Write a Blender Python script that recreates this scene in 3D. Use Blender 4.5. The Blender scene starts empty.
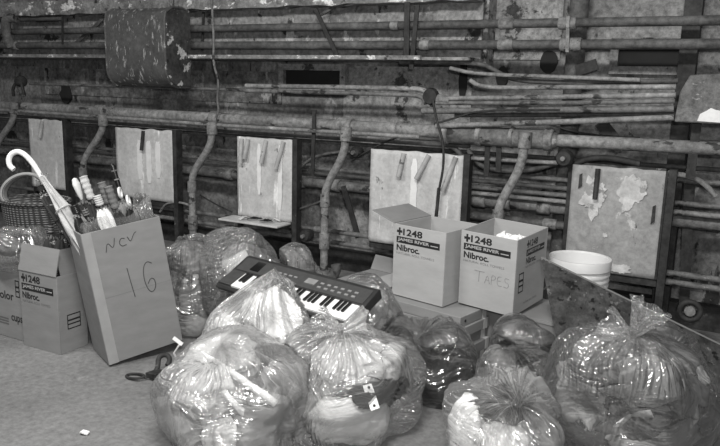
import bpy, bmesh, math, random
from mathutils import Vector, Matrix, noise
S = bpy.context.scene
COL = S.collection
random.seed(7)
V = Vector
PI = math.pi

# ------------------------------------------------------------------ camera
FPX, CAMP = 700.0, V((0.0, -4.55, 1.5))
YAW, PIT, ROLL = math.radians(28.4), math.radians(11.1), math.radians(1.5)
fw = V((-math.sin(YAW) * math.cos(PIT), math.cos(YAW) * math.cos(PIT), -math.sin(PIT)))
r0 = V((math.cos(YAW), math.sin(YAW), 0))
u0 = r0.cross(fw)
RR = r0 * math.cos(ROLL) + u0 * math.sin(ROLL)
UU = u0 * math.cos(ROLL) - r0 * math.sin(ROLL)
cd = bpy.data.cameras.new('camera')
cam = bpy.data.objects.new('camera', cd)
COL.objects.link(cam)
cd.sensor_width, cd.lens = 36.0, 36.0 * FPX / 720.0
m = Matrix((RR, UU, -fw)).transposed().to_4x4()
m.translation = CAMP
cam.matrix_world = m
S.camera = cam


def ray(px, py):
    return RR * ((px - 360) / FPX) - UU * ((py - 223) / FPX) + fw


def at(px, py, t):
    return CAMP + ray(px, py) * t


def onY(px, py, y=0.0):
    d = ray(px, py)
    return CAMP + d * ((y - CAMP.y) / d.y)


def onZ(px, py, z=0.0):
    d = ray(px, py)
    return CAMP + d * ((z - CAMP.z) / d.z)


# ------------------------------------------------------------------ materials
def nodes(name):
    mt = bpy.data.materials.new(name)
    mt.use_nodes = True
    nt = mt.node_tree
    nt.nodes.clear()
    out = nt.nodes.new('ShaderNodeOutputMaterial')
    return mt, nt, out


def N(nt, typ, **kw):
    n = nt.nodes.new(typ)
    for k, v in kw.items():
        if k.startswith('in_'):
            n.inputs[k[3:].replace('_', ' ')].default_value = v
        else:
            setattr(n, k, v)
    return n


def ramp(nt, src, a, b, ca, cb):
    r = N(nt, 'ShaderNodeValToRGB')
    r.color_ramp.elements[0].position, r.color_ramp.elements[1].position = a, b
    r.color_ramp.elements[0].color = (ca, ca, ca, 1)
    r.color_ramp.elements[1].color = (cb, cb, cb, 1)
    nt.links.new(src, r.inputs[0])
    return r.outputs[0]


def mix(nt, f, a, b):
    n = N(nt, 'ShaderNodeMix', data_type='RGBA')
    nt.links.new(f, n.inputs[0])
    for s, i in ((a, 6), (b, 7)):
        if isinstance(s, float):
            n.inputs[i].default_value = (s, s, s, 1)
        else:
            nt.links.new(s, n.inputs[i])
    return n.outputs[2]


def coords(nt, stretch, loc=(0, 0, 0)):
    tc = N(nt, 'ShaderNodeTexCoord')
    mp = N(nt, 'ShaderNodeMapping')
    mp.inputs['Scale'].default_value = stretch
    mp.inputs['Location'].default_value = loc
    nt.links.new(tc.outputs['Object'], mp.inputs[0])
    return mp.outputs[0]


def noisetex(nt, vec, scale, detail=5, rough=.6):
    n = N(nt, 'ShaderNodeTexNoise')
    n.inputs['Scale'].default_value, n.inputs['Detail'].default_value, n.inputs['Roughness'].default_value = scale, detail, rough
    nt.links.new(vec, n.inputs['Vector'])
    return n.outputs[0]


def mat(name, lo, hi, scale=6, rough=.75, bump=.2, bscale=None, stretch=(1, 1, 1), flakes=(), metal=0.0, spec=.4, band=(.3, .7), grit=0.0, gscale=28):
    """grey mottled surface; flakes = list of (grey, threshold, scale, stretch) patches of worn paint"""
    mt, nt, out = nodes(name)
    p = N(nt, 'ShaderNodeBsdfPrincipled')
    p.inputs['Roughness'].default_value, p.inputs['Metallic'].default_value = rough, metal
    p.inputs['Specular IOR Level'].default_value = spec
    v = coords(nt, stretch)
    c = ramp(nt, noisetex(nt, v, scale), band[0], band[1], lo, hi)
    for i, (g, th, sc, st) in enumerate(flakes):
        vv = coords(nt, st, (3.1 * i + 1.7, 2.3 * i, 5.1 * i))
        f = ramp(nt, noisetex(nt, vv, sc, 6, .65), th, th + .03, 0, 1)
        c = mix(nt, f, c, g)
    if grit:
        g2 = ramp(nt, noisetex(nt, coords(nt, (1, 1, 1), (9, 4, 2)), gscale, 4, .75), .3, .7, 1 - grit, 1 + grit * .8)
        mm = N(nt, 'ShaderNodeMix', data_type='RGBA', blend_type='MULTIPLY')
        mm.inputs[0].default_value = 1
        nt.links.new(c, mm.inputs[6])
        nt.links.new(g2, mm.inputs[7])
        c = mm.outputs[2]
    nt.links.new(c, p.inputs['Base Color'])
    if bump:
        b = N(nt, 'ShaderNodeBump')
        b.inputs['Strength'].default_value, b.inputs['Distance'].default_value = bump, .02
        nt.links.new(noisetex(nt, v, bscale or scale * 5, 6), b.inputs['Height'])
        nt.links.new(b.outputs[0], p.inputs['Normal'])
    nt.links.new(p.outputs[0], out.inputs[0])
    return mt


def film(name, milk, gloss=.5, rough=.14, bscale=22, seed=0.0):
    """thin clear polythene: mostly transparent, whitened along its straight creases, with glossy highlights"""
    mt, nt, out = nodes(name)
    L = nt.links.new
    tc = N(nt, 'ShaderNodeTexCoord')
    wv = N(nt, 'ShaderNodeTexNoise')
    wv.inputs['Scale'].default_value, wv.inputs['Detail'].default_value = 2.2, 2
    L(tc.outputs['Object'], wv.inputs['Vector'])
    ad = N(nt, 'ShaderNodeVectorMath', operation='MULTIPLY_ADD')
    L(wv.outputs[1], ad.inputs[0])
    ad.inputs[1].default_value = (.45, .45, .45)
    L(tc.outputs['Object'], ad.inputs[2])
    rs = random.Random(int(seed * 10))
    total, lines = None, None
    for k in range(4):
        mp = N(nt, 'ShaderNodeMapping', vector_type='TEXTURE')
        mp.inputs['Rotation'].default_value = (rs.uniform(0, 3), rs.uniform(0, 3), rs.uniform(0, 3))
        mp.inputs['Location'].default_value = (rs.uniform(-5, 5), rs.uniform(-5, 5), rs.uniform(-5, 5))
        sc = bscale * rs.uniform(.35, 1.4)
        mp.inputs['Scale'].default_value = (1 / sc, 9 / sc, 9 / sc)
        L(ad.outputs[0], mp.inputs[0])
        n1 = N(nt, 'ShaderNodeTexNoise')
        n1.inputs['Scale'].default_value, n1.inputs['Detail'].default_value, n1.inputs['Roughness'].default_value = 1.0, .6, .5
        L(mp.outputs[0], n1.inputs['Vector'])
        sb = N(nt, 'ShaderNodeMath', operation='SUBTRACT')
        L(n1.outputs[0], sb.inputs[0])
        sb.inputs[1].default_value = .5
        ab = N(nt, 'ShaderNodeMath', operation='ABSOLUTE')
        L(sb.outputs[0], ab.inputs[0])
        mk_ = N(nt, 'ShaderNodeTexNoise')
        mk_.inputs['Scale'].default_value, mk_.inputs['Detail'].default_value = 4.5, 0
        mo = N(nt, 'ShaderNodeVectorMath', operation='ADD')
        L(tc.outputs['Object'], mo.inputs[0])
        mo.inputs[1].default_value = (k * 3.3 + seed, k * 1.7, -k)
        L(mo.outputs[0], mk_.inputs['Vector'])
        msk = ramp(nt, mk_.outputs[0], .50, .64, 0, 1)
        pr_ = N(nt, 'ShaderNodeMath', operation='MULTIPLY')
        L(ab.outputs[0], pr_.inputs[0])
        L(msk, pr_.inputs[1])
        ln = ramp(nt, ab.outputs[0], 0.0, .022, 1, 0)  # white crease lines: film whitening plus streak highlights painted in
        lm = N(nt, 'ShaderNodeMath', operation='MULTIPLY')
        L(ln, lm.inputs[0])
        L(msk, lm.inputs[1])
        if total is None:
            total, lines = pr_.outputs[0], lm.outputs[0]
        else:
            a_ = N(nt, 'ShaderNodeMath', operation='ADD')
            L(total, a_.inputs[0])
            L(pr_.outputs[0], a_.inputs[1])
            total = a_.outputs[0]
            a_ = N(nt, 'ShaderNodeMath', operation='MAXIMUM')
            L(lines, a_.inputs[0])
            L(lm.outputs[0], a_.inputs[1])
            lines = a_.outputs[0]
    at_ = N(nt, 'ShaderNodeAttribute', attribute_name='fold')
    mp = N(nt, 'ShaderNodeMapping')
    mp.inputs['Scale'].default_value = (11, 11, 3.6)
    mp.inputs['Location'].default_value = (seed, -seed, seed * 2)
    wa = N(nt, 'ShaderNodeVectorMath', operation='MULTIPLY_ADD')
    L(wv.outputs[1], wa.inputs[0])
    wa.inputs[1].default_value = (.7, .7, .3)
    L(at_.outputs['Vector'], wa.inputs[2])
    L(wa.outputs[0], mp.inputs[0])
    n2 = N(nt, 'ShaderNodeTexNoise')
    n2.inputs['Scale'].default_value, n2.inputs['Detail'].default_value, n2.inputs['Roughness'].default_value = 1.0, 1.2, .5
    L(mp.outputs[0], n2.inputs['Vector'])
    sb = N(nt, 'ShaderNodeMath', operation='SUBTRACT')
    L(n2.outputs[0], sb.inputs[0])
    sb.inputs[1].default_value = .5
    ab = N(nt, 'ShaderNodeMath', operation='ABSOLUTE')
    L(sb.outputs[0], ab.inputs[0])
    msk = ramp(nt, noisetex(nt, ad.outputs[0], 3.4, 0), .40, .56, 0, 1)
    fm_ = N(nt, 'ShaderNodeMath', operation='MULTIPLY')
    L(ab.outputs[0], fm_.inputs[0])
    L(msk, fm_.inputs[1])
    fa = N(nt, 'ShaderNodeMath', operation='MULTIPLY_ADD')
    L(fm_.outputs[0], fa.inputs[0])
    fa.inputs[1].default_value = 1.7
    L(total, fa.inputs[2])
    total = fa.outputs[0]
    lm = N(nt, 'ShaderNodeMath', operation='MULTIPLY')
    L(ramp(nt, ab.outputs[0], 0.0, .03, 1, 0), lm.inputs[0])
    L(msk, lm.inputs[1])
    a_ = N(nt, 'ShaderNodeMath', operation='MAXIMUM')
    L(lines, a_.inputs[0])
    L(lm.outputs[0], a_.inputs[1])
    lines = a_.outputs[0]
    b = N(nt, 'ShaderNodeBump')
    b.inputs['Strength'].default_value, b.inputs['Distance'].default_value = 1.0, .030
    L(total, b.inputs['Height'])
    big = noisetex(nt, ad.outputs[0], 3.0, 3, .55)
    mk = ramp(nt, big, .40, .66, milk * .25, min(1, milk * 1.5))
    sm = N(nt, 'ShaderNodeMath', operation='MULTIPLY_ADD', use_clamp=True)
    L(lines, sm.inputs[0])
    sm.inputs[1].default_value = .10 + milk * .6
    L(mk, sm.inputs[2])
    lw = N(nt, 'ShaderNodeLayerWeight')
    lw.inputs['Blend'].default_value = .22
    L(b.outputs[0], lw.inputs['Normal'])
    sm2 = N(nt, 'ShaderNodeMath', operation='MULTIPLY_ADD', use_clamp=True)
    L(lw.outputs['Facing'], sm2.inputs[0])
    sm2.inputs[1].default_value = .12 + milk * .6
    L(sm.outputs[0], sm2.inputs[2])
    tr = N(nt, 'ShaderNodeBsdfTransparent')
    tr.inputs[0].default_value = (.97, .97, .97, 1)
    df = N(nt, 'ShaderNodeBsdfDiffuse')
    df.inputs[0].default_value = (.8, .8, .8, 1)
    tl = N(nt, 'ShaderNodeBsdfTranslucent')
    tl.inputs[0].default_value = (.8, .8, .8, 1)
    L(b.outputs[0], df.inputs['Normal'])
    m0 = N(nt, 'ShaderNodeMixShader')
    m0.inputs[0].default_value = .4
    L(df.outputs[0], m0.inputs[1])
    L(tl.outputs[0], m0.inputs[2])
    m1 = N(nt, 'ShaderNodeMixShader')
    L(sm2.outputs[0], m1.inputs[0])
    L(tr.outputs[0], m1.inputs[1])
    L(m0.outputs[0], m1.inputs[2])
    gl = N(nt, 'ShaderNodeBsdfGlossy')
    gl.inputs['Roughness'].default_value = rough
    gl.inputs[0].default_value = (1, 1, 1, 1)
    L(b.outputs[0], gl.inputs['Normal'])
    fr = N(nt, 'ShaderNodeFresnel')
    fr.inputs[0].default_value = 1.5
    L(b.outputs[0], fr.inputs['Normal'])
    gf = N(nt, 'ShaderNodeMath', operation='MULTIPLY_ADD', use_clamp=True)
    L(fr.outputs[0], gf.inputs[0])
    gf.inputs[1].default_value, gf.inputs[2].default_value = gloss, .06
    m2 = N(nt, 'ShaderNodeMixShader')
    L(gf.outputs[0], m2.inputs[0])
    L(m1.outputs[0], m2.inputs[1])
    L(gl.outputs[0], m2.inputs[2])
    L(m2.outputs[0], out.inputs[0])
    return mt


def weave(name, lo, hi):
    mt, nt, out = nodes(name)
    p = N(nt, 'ShaderNodeBsdfPrincipled')
    p.inputs['Roughness'].default_value = .7
    v = coords(nt, (1, 1, 1))
    a = N(nt, 'ShaderNodeTexWave', bands_direction='Z')
    a.inputs['Scale'].default_value = 22
    a.inputs['Distortion'].default_value = 1.5
    b = N(nt, 'ShaderNodeTexWave', bands_direction='X')
    b.inputs['Scale'].default_value = 12
    for w in (a, b):
        nt.links.new(v, w.inputs[0])
    mm = N(nt, 'ShaderNodeMath', operation='MULTIPLY')
    nt.links.new(a.outputs[1], mm.inputs[0])
    nt.links.new(b.outputs[1], mm.inputs[1])
    nt.links.new(ramp(nt, mm.outputs[0], 0, .7, lo, hi), p.inputs['Base Color'])
    bp = N(nt, 'ShaderNodeBump')
    bp.inputs['Strength'].default_value = .8
    bp.inputs['Distance'].default_value = .01
    nt.links.new(mm.outputs[0], bp.inputs['Height'])
    nt.links.new(bp.outputs[0], p.inputs['Normal'])
    nt.links.new(p.outputs[0], out.inputs[0])
    return mt


ONE = (1, 1, 1)
M = {}
G1 = dict(grit=.55)
M['wall'] = mat('aged_wall', .075, .27, 2.4, .9, .5, 9, (1, 1, 1), [(.30, .56, 3.2, (1, 1, .6)), (.03, .60, 3.4, (1.5, 1, .5)), (.42, .66, 8, ONE)], **G1)
M['concrete'] = mat('pale_concrete', .17, .31, 3, .9, .3, 14, ONE, [(.07, .60, 5, (1, 1, .6)), (.36, .66, 6, ONE)], **G1)
M['plaster'] = mat('old_plaster', .20, .38, 4, .9, .4, 16, ONE, [(.06, .58, 5, ONE), (.45, .64, 7, ONE)], **G1)
M['brick'] = mat('sooty_brick', .07, .31, 6, .9, .5, 20, (1, 1, 1.6), [(.36, .60, 5, (1.5, 1, .6)), (.025, .6, 4, (1.5, 1, .5))], **G1)
M['beam'] = mat('flaking_beam', .17, .33, 4, .8, .4, 18, (.7, 1, 1), [(.035, .60, 5, ONE), (.5, .61, 7, (1, 1, .6))], **G1)
M['flange'] = mat('beam_flange', .10, .30, 8, .8, .4, 25, (.6, 1, 1), [(.7, .58, 12, (.6, 1, 1)), (.03, .62, 7, ONE)], **G1)
M['dark'] = mat('dark_steel', .014, .05, 8, .7, .2, 25, ONE, [(.16, .66, 12, ONE)], **G1)
M['hole_shade'] = mat('opening_shade', .018, .03, 5, .95, 0)  # near-black colour painted in for the shade inside wall openings
M['pipe'] = mat('dull_pipe', .08, .21, 7, .65, .3, 30, (.5, 1, 1), [(.03, .58, 8, (.5, 1, 1)), (.38, .64, 11, (.4, 1, 1))], spec=.4, **G1)
M['pipe_dark'] = mat('dark_pipe', .05, .13, 9, .65, .3, 30, (.5, 1, 1), [(.26, .66, 12, (.5, 1, 1))], spec=.4, **G1)
M['pipe_pale'] = mat('pale_pipe', .14, .33, 6, .65, .3, 30, (.5, 1, 1), [(.045, .59, 8, (.5, 1, 1)), (.42, .64, 10, (.4, 1, 1))], spec=.4, **G1)
M['coupling'] = mat('coupling_metal', .11, .3, 10, .65, .3, 30, ONE, [(.05, .60, 12, ONE)], **G1)
M['tank'] = mat('scratched_tank', .055, .095, 5, .55, .15, 30, ONE, [(.34, .585, 22, (1.9, 1, .5))], spec=.45, grit=.35)
M['tank_end'] = mat('flaking_tank_end', .035, .09, 6, .7, .3, 20, ONE, [(.55, .58, 6, ONE), (.012, .61, 5, ONE)], **G1)
M['panel'] = mat('painted_panel', .46, .68, 3.5, .6, .15, 30, (1, 1, .6), [(.90, .60, 6, (1.7, 1, .2)), (.22, .66, 9, (1, 1, .6))], spec=.35, grit=.18)
M['panel_grey'] = mat('worn_grey_panel', .27, .42, 3, .65, .15, 30, ONE, [(.60, .63, 5, ONE), (.08, .65, 8, (1.4, 1, .5))], spec=.35, grit=.25)
M['blotch'] = mat('blotch_paint', .42, .72, 9, .7, .2, 30, ONE, [(.33, .56, 10, ONE)], grit=.2)
M['hookpaint'] = mat('hook_paint', .30, .5, 9, .6, .2, 30, ONE, [(.12, .6, 9, ONE)])
M['white_chip'] = mat('white_chip', .75, .9, 12, .8, .2)
M['floor'] = mat('concrete_floor', .155, .24, 1.6, .85, .15, 40, ONE, [(.27, .60, 1.9, ONE), (.33, .70, 5, ONE), (.11, .69, 7, ONE)], spec=.25, grit=.3, gscale=30)
M['card'] = mat('cardboard', .225, .27, 6, .85, .06, 40, (1, 1, 3), spec=.2)  # tone darkened to carry the weaker light around the tall box
M['card_pale'] = mat('pale_cardboard', .36, .42, 6, .85, .06, 40, (1, 1, 3), spec=.2)
M['card_dim'] = mat('dull_cardboard', .17, .21, 6, .85, .06, 40, (1, 1, 3), spec=.2)
M['tape'] = mat('paper_tape', .46, .52, 8, .5, .05)
M['ink'] = mat('black_ink', .012, .02, 8, .6, 0)
M['ink_grey'] = mat('grey_ink', .1, .14, 8, .6, 0)
M['pencil'] = mat('marker_line', .05, .07, 8, .6, 0)
M['plastic_white'] = mat('white_plastic', .78, .84, 5, .4, .03, spec=.45)
M['plank'] = mat('scuffed_board', .03, .085, 7, .8, .3, 30, (1, 1, 2), [(.15, .60, 34, (1, 1, .4)), (.014, .58, 16, ONE)], grit=.5, spec=.15)
M['kb'] = mat('keyboard_plastic', .022, .032, 30, .5, .04)
M['kb_pan'] = mat('keyboard_panel', .045, .06, 30, .45, .03)
M['kb_mark'] = mat('keyboard_marking', .2, .28, 20, .5, 0)
M['ivory'] = mat('white_keys', .82, .86, 5, .3, 0)
M['ebony'] = mat('black_keys', .008, .012, 5, .35, 0)
M['cl_white'] = mat('white_cloth', .82, .9, 5, .9, .35, 25, spec=.1)
M['cl_pale'] = mat('pale_cloth', .5, .62, 5, .9, .4, 25, spec=.1)
M['cl_grey'] = mat('grey_cloth', .26, .36, 5, .9, .4, 25, spec=.1)
M['cl_mid'] = mat('mid_grey_cloth', .14, .21, 5, .9, .4, 25, spec=.1)
M['cl_dark'] = mat('dark_cloth', .03, .06, 6, .9, .4, 25, spec=.1)
M['cl_print'] = mat('printed_cloth', .03, .06, 6, .9, .3, 25, ONE, [(.5, .6, 16, (1, 1, 2))], spec=.1)
M['basket'] = weave('wicker_weave', .03, .22)
M['cl_strap'] = mat('strap_cloth', .24, .34, 6, .8, .2)
M['tape_dim'] = mat('dim_tape', .30, .36, 8, .6, .05)
M['ink_faint'] = mat('faint_ink', .22, .26, 8, .7, 0)
M['black_gloss'] = mat('black_gloss', .012, .02, 8, .3, .05, spec=.5)
M['ridged'] = mat('pale_vinyl', .33, .52, 8, .35, .3, 40, (1, 1, 1), [(.25, .62, 9, ONE)])
FILM_MILKY = film('milky_polythene', .31, .7, .15, 34, 1.3)
FILM = film('clear_polythene', .16, .75, .14, 36, 4.2)
FILM_TOP = film('gathered_polythene', .28, .7, .14, 50, 2.2)
FILM_CLEAR = film('thin_clear_polythene', .085, .8, .13, 34, 7.7)


# ------------------------------------------------------------------ mesh helpers
class B:
    def __init__(s):
        s.bm = bmesh.new()
        s.lay = s.bm.verts.layers.float_vector.new('fold')

    def verts(s, pts):
        return [s.bm.verts.new(p) for p in pts]

    def face(s, vs):
        try:
            return s.bm.faces.new(vs)
        except ValueError:
            return None

    def box(s, lo, hi, mx=None):
        x0, y0, z0 = lo
        x1, y1, z1 = hi
        P = [V(p) for p in ((x0, y0, z0), (x1, y0, z0), (x1, y1, z0), (x0, y1, z0), (x0, y0, z1), (x1, y0, z1), (x1, y1, z1), (x0, y1, z1))]
        if mx is not None:
            P = [mx @ p for p in P]
        v = s.verts(P)
        for f in ((3, 2, 1, 0), (4, 5, 6, 7), (0, 1, 5, 4), (1, 2, 6, 5), (2, 3, 7, 6), (3, 0, 4, 7)):
            s.face([v[i] for i in f])
        return s

    def prism(s, pts, off):
        off = V(off)
        a = s.verts([V(p) for p in pts])
        b = s.verts([V(p) + off for p in pts])
        n = len(a)
        s.face(a)
        s.face(b[::-1])
        for i in range(n):
            s.face([a[i], b[i], b[(i + 1) % n], a[(i + 1) % n]][::-1])
        bmesh.ops.recalc_face_normals(s.bm, faces=s.bm.faces)
        return s

    def tube(s, pts, r, n=10, cap=True, closed=False):
        pts = [V(p) for p in pts]
        rs = r if isinstance(r, (list, tuple)) else [r] * len(pts)
        rings, nrm = [], None
        L = len(pts)
        for i, p in enumerate(pts):
            if closed:
                t = pts[(i + 1) % L] - pts[i - 1]
            else:
                t = pts[min(i + 1, L - 1)] - pts[max(i - 1, 0)]
            t.normalize()
            if nrm is None:
                h = V((0, 0, 1)) if abs(t.z) < .9 else V((0, 1, 0))
                nrm = (h - t * h.dot(t)).normalized()
            else:
                nrm = (nrm - t * nrm.dot(t)).normalized()
            bn = t.cross(nrm)
            rings.append(s.verts([p + (nrm * math.cos(2 * PI * k / n) + bn * math.sin(2 * PI * k / n)) * rs[i] for k in range(n)]))
        for i in range(L if closed else L - 1):
            a, b = rings[i], rings[(i + 1) % L]
            for k in range(n):
                s.face([a[k], a[(k + 1) % n], b[(k + 1) % n], b[k]])
        if cap and not closed:
            s.face(rings[0][::-1])
            s.face(rings[-1])
        return s

    def fold_coords(s, turns=1.0):
        """remember, per vertex, where it lies around and along the gathered film"""
        lay = s.lay
        for j, row in enumerate(s.rows):
            for i, v in enumerate(row):
                th = 2 * PI * i / len(row)
                v[lay] = V((math.cos(th) * turns, math.sin(th) * turns, j / (len(s.rows) - 1)))
        return s

    def lathe(s, prof, n=32, mx=None, cap=True):
        rings = []
        for r, z in prof:
            P = [V((r * math.cos(2 * PI * k / n), r * math.sin(2 * PI * k / n), z)) for k in range(n)]
            if mx is not None:
                P = [mx @ p for p in P]
            rings.append(s.verts(P))
        for a, b in zip(rings, rings[1:]):
            for k in range(n):
                s.face([a[k], a[(k + 1) % n], b[(k + 1) % n], b[k]])
        if cap:
            s.face(rings[0][::-1])
            s.face(rings[-1])
        return s

    def grid(s, fn, nu, nv, wrap=False):
        """fn(u,v)->point, u,v in 0..1"""
        R = s.rows = []
        for j in range(nv + 1):
            R.append(s.verts([fn(i / nu, j / nv) for i in range(nu if wrap else nu + 1)]))
        for j in range(nv):
            a, b = R[j], R[j + 1]
            L = len(a)
            for i in range(nu):
                s.face([a[i], a[(i + 1) % L], b[(i + 1) % L], b[i]])
        return s


def link(name, me, parent=None):
    o = bpy.data.objects.new(name, me)
    COL.objects.link(o)
    if parent is not None:
        o.parent = parent
        # geometry is authored in world space: undo the parents' offset
        o.matrix_parent_inverse = Matrix.Translation(-wl(parent))
    return o


WL = {}


def wl(o):
    return WL.get(o.name, V((0, 0, 0)))


def obj(name, b, mt, parent=None, label=None, bevel=0, sharp=40, flat=False, center=True):
    me = bpy.data.meshes.new(name)
    bm = b.bm
    bmesh.ops.recalc_face_normals(bm, faces=bm.faces)
    off = V((0, 0, 0))
    if parent is None and center and len(bm.verts):
        xs = [v.co for v in bm.verts]
        off = V(((min(c.x for c in xs) + max(c.x for c in xs)) / 2, (min(c.y for c in xs) + max(c.y for c in xs)) / 2, min(c.z for c in xs)))
        for v in bm.verts:
            v.co -= off
    bm.to_mesh(me)
    bm.free()
    me.materials.append(M[mt] if isinstance(mt, str) else mt)
    if not flat:
        for p in me.polygons:
            p.use_smooth = True
        me.set_sharp_from_angle(angle=math.radians(sharp))
    o = link(name, me, parent)
    if parent is None:
        o.location = off
        WL[o.name] = off.copy()
    else:
        WL[o.name] = V((0, 0, 0))
    if label:
        o['label'] = label
    if bevel:
        md = o.modifiers.new('bevel', 'BEVEL')
        md.width, md.segments, md.limit_method = bevel, 2, 'ANGLE'
    return o


def sub(name, b, mt, parent, **k):
    """a sub-part: its parent is a part whose own origin already sits in world space"""
    return obj(name, b, mt, parent, **k)


def thing(name, label, cat, loc, group=None):
    o = bpy.data.objects.new(name, None)
    COL.objects.link(o)
    o.location = loc
    o.empty_display_size = .1
    WL[o.name] = V(loc)
    return tag(o, label, cat, group)


def tag(o, label, cat, group=None):
    o['label'], o['category'] = label, cat
    if group:
        o['group'] = group
    return o


def struct(name, b, mt, **k):
    o = obj(name, b, mt, **k)
    o['kind'] = 'structure'
    return o


def arc(c, a, bdir, r, a0, a1, n=10):
    c, a, bdir = V(c), V(a), V(bdir)
    return [c + a * (r * math.cos(a0 + (a1 - a0) * i / n)) + bdir * (r * math.sin(a0 + (a1 - a0) * i / n)) for i in range(n + 1)]


def smooth(pts, it=2):
    """corner cutting of a polyline (keeps its ends)"""
    P = [V(p) for p in pts]
    for _ in range(it):
        Q = [P[0]]
        for a, b in zip(P, P[1:]):
            Q += [a.lerp(b, .25), a.lerp(b, .75)]
        Q.append(P[-1])
        P = Q
    return P


def sst(a, b, x):
    x = max(0, min(1, (x - a) / (b - a)))
    return x * x * (3 - 2 * x)


def rid(p):
    return 1 - 2 * abs(noise.noise(p))


# ------------------------------------------------------------------ the room
WY = .42     # face of the rear wall
struct('floor', B().box((-9, -6, -.1), (2.5, WY + .3, 0)), 'floor', center=False)
b = B()
# rear wall, solid; its openings are dark plates painted as shade
struct('wall_back', B().box((-9, WY, 0), (2.5, WY + .3, 3.4)), 'wall', center=False)


def wpatch(name, px, mt, y0, y1):
    """a raised area of wall finish between the pixels' corners (x, z taken on the wall)"""
    a = onY(px[0], px[1], WY)
    c = onY(px[2], px[3], WY)
    o = struct(name, B().box((min(a.x, c.x), y0, min(a.z, c.z)), (max(a.x, c.x), y1, max(a.z, c.z))), mt)
    return o


trims = [0]


def trim():
    trims[0] += 1
    return 'trim_%d' % trims[0]


# old finishes on the wall: plaster bays, concrete bays and sooty brick
wpatch(trim(), (345, 66, 470, 130), 'plaster', WY - .012, WY)
wpatch(trim(), (590, -60, 683, 150), 'concrete', WY - .02, WY)
wpatch(trim(), (705, -60, 900, 150), 'concrete', WY - .02, WY)
wpatch(trim(), (480, -60, 560, 60), 'plaster', WY - .014, WY)
wpatch(trim(), (0, 66, 42, 108), 'concrete', WY - .01, WY)
wpatch(trim(), (45, 68, 282, 104), 'brick', WY - .015, WY)
wpatch(trim(), (-20, 128, 720, 215), 'brick', WY - .01, WY)
# pale frames around flat dark plates, coloured as the shade inside a hole
for (x0, y0, x1, y1, mt, dz) in ((286, 70, 342, 88, 'plaster', .03), (620, 46, 686, 67, 'concrete', .05)):
    a, c = onY(x0, y0, WY - .03), onY(x1, y1, WY - .03)
    b = B()
    w = .05
    for lo, hi in (((a.x - w, a.z), (c.x + w, a.z + w)), ((a.x - w, c.z - w), (c.x + w, c.z)), ((a.x - w, c.z), (a.x, a.z)), ((c.x, c.z), (c.x + w, a.z))):
        b.box((lo[0], WY - .07, lo[1]), (hi[0], WY - .005, hi[1]))
    struct(trim(), b, mt)
    struct(trim(), B().box((a.x, WY - .03, c.z), (c.x, WY - .0205, a.z)), 'hole_shade')
# skirting at the foot of the wall
struct('baseboard_back', B().box((-9, WY - .1, 0), (2.5, WY, .16)), 'dark', center=False)

# riveted I-beam along the wall
bx1 = onY(478, 40, .1).x
b = B()
b.box((-9, .17, 1.70), (bx1, .19, 2.12))
b.box((-9, -.03, 1.683), (bx1, .40, 1.703))
struct('trim_30', b, 'beam', center=False)
b = B()
b.box((-9, -.055, 1.684), (bx1 - .35, -.028, 1.712))
struct('trim_31', b, 'flange', center=False)
b = B()
n = 60
pts = []
for i in range(n + 1):
    x = -9 + (bx1 + 9) * i / n
    pts.append((x, .02, 2.075 + .02 * noise.noise(V((x * 6, 0, 0)))))
pts += [(bx1, .02, 2.20), (-9, .02, 2.20)]
b.prism(pts, (0, .38, 0))
struct('trim_32', b, 'flange', center=False)
# ragged dark edge where the beam's lower plate ends
# wall columns
for i, (px, w, mt) in enumerate(((575, .13, 'pipe_dark'), (688, .1, 'dark'), (482, .1, 'plaster'))):
    c = onY(px, 60, .3)
    b = B()
    if i == 0:
        b.tube([(c.x, .3, 0), (c.x, .3, 3.3)], .062, 16)
    else:
        b.box((c.x - w / 2, .24, 0 if i == 1 else 1.66), (c.x + w / 2, .41, 3.3))
    struct(trim(), b, mt)
# flat dark patches on the wall, painted as the shade of hollows
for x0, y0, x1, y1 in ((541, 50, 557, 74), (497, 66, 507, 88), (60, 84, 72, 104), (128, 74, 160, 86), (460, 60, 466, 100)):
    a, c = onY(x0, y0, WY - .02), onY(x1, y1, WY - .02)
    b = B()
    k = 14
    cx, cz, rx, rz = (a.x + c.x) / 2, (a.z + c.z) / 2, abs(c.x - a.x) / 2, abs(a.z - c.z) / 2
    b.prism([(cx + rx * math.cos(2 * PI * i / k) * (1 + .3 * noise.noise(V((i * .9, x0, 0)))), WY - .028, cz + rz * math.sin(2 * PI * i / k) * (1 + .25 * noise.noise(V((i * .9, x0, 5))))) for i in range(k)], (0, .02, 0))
    struct(trim(), b, 'hole_shade')


# ------------------------------------------------------------------ pipes along the wall
def pipe(name, label, pts, r, mt='pipe', cat='pipe', couplings=(), n=12, group=None, sm=0):
    P = smooth(pts, sm) if sm else [V(p) for p in pts]
    # subdivide long straight runs a little so that hand-laid pipe sags
    o = obj(name, B().tube(P, r, n), mt, sharp=50)
    tag(o, label, cat, group)
    for c, l, rr in couplings:
        ax = V((1, 0, 0))
        c = V(c)
        k = link_local('coupling', B().tube([c - ax * l / 2, c - ax * (l / 2 - .006), c + ax * (l / 2 - .006), c + ax * l / 2], [rr * .9, rr, rr, rr * .9], 14), 'coupling', o)
    return o


def link_local(name, b, mt, parent, **k):
    o = obj(name, b, mt, parent, **k)
    return o


XL, XR = -8.2, 1.0


def hx(px, py=100, y=0.0):
    return onY(px, py, y).x


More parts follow.
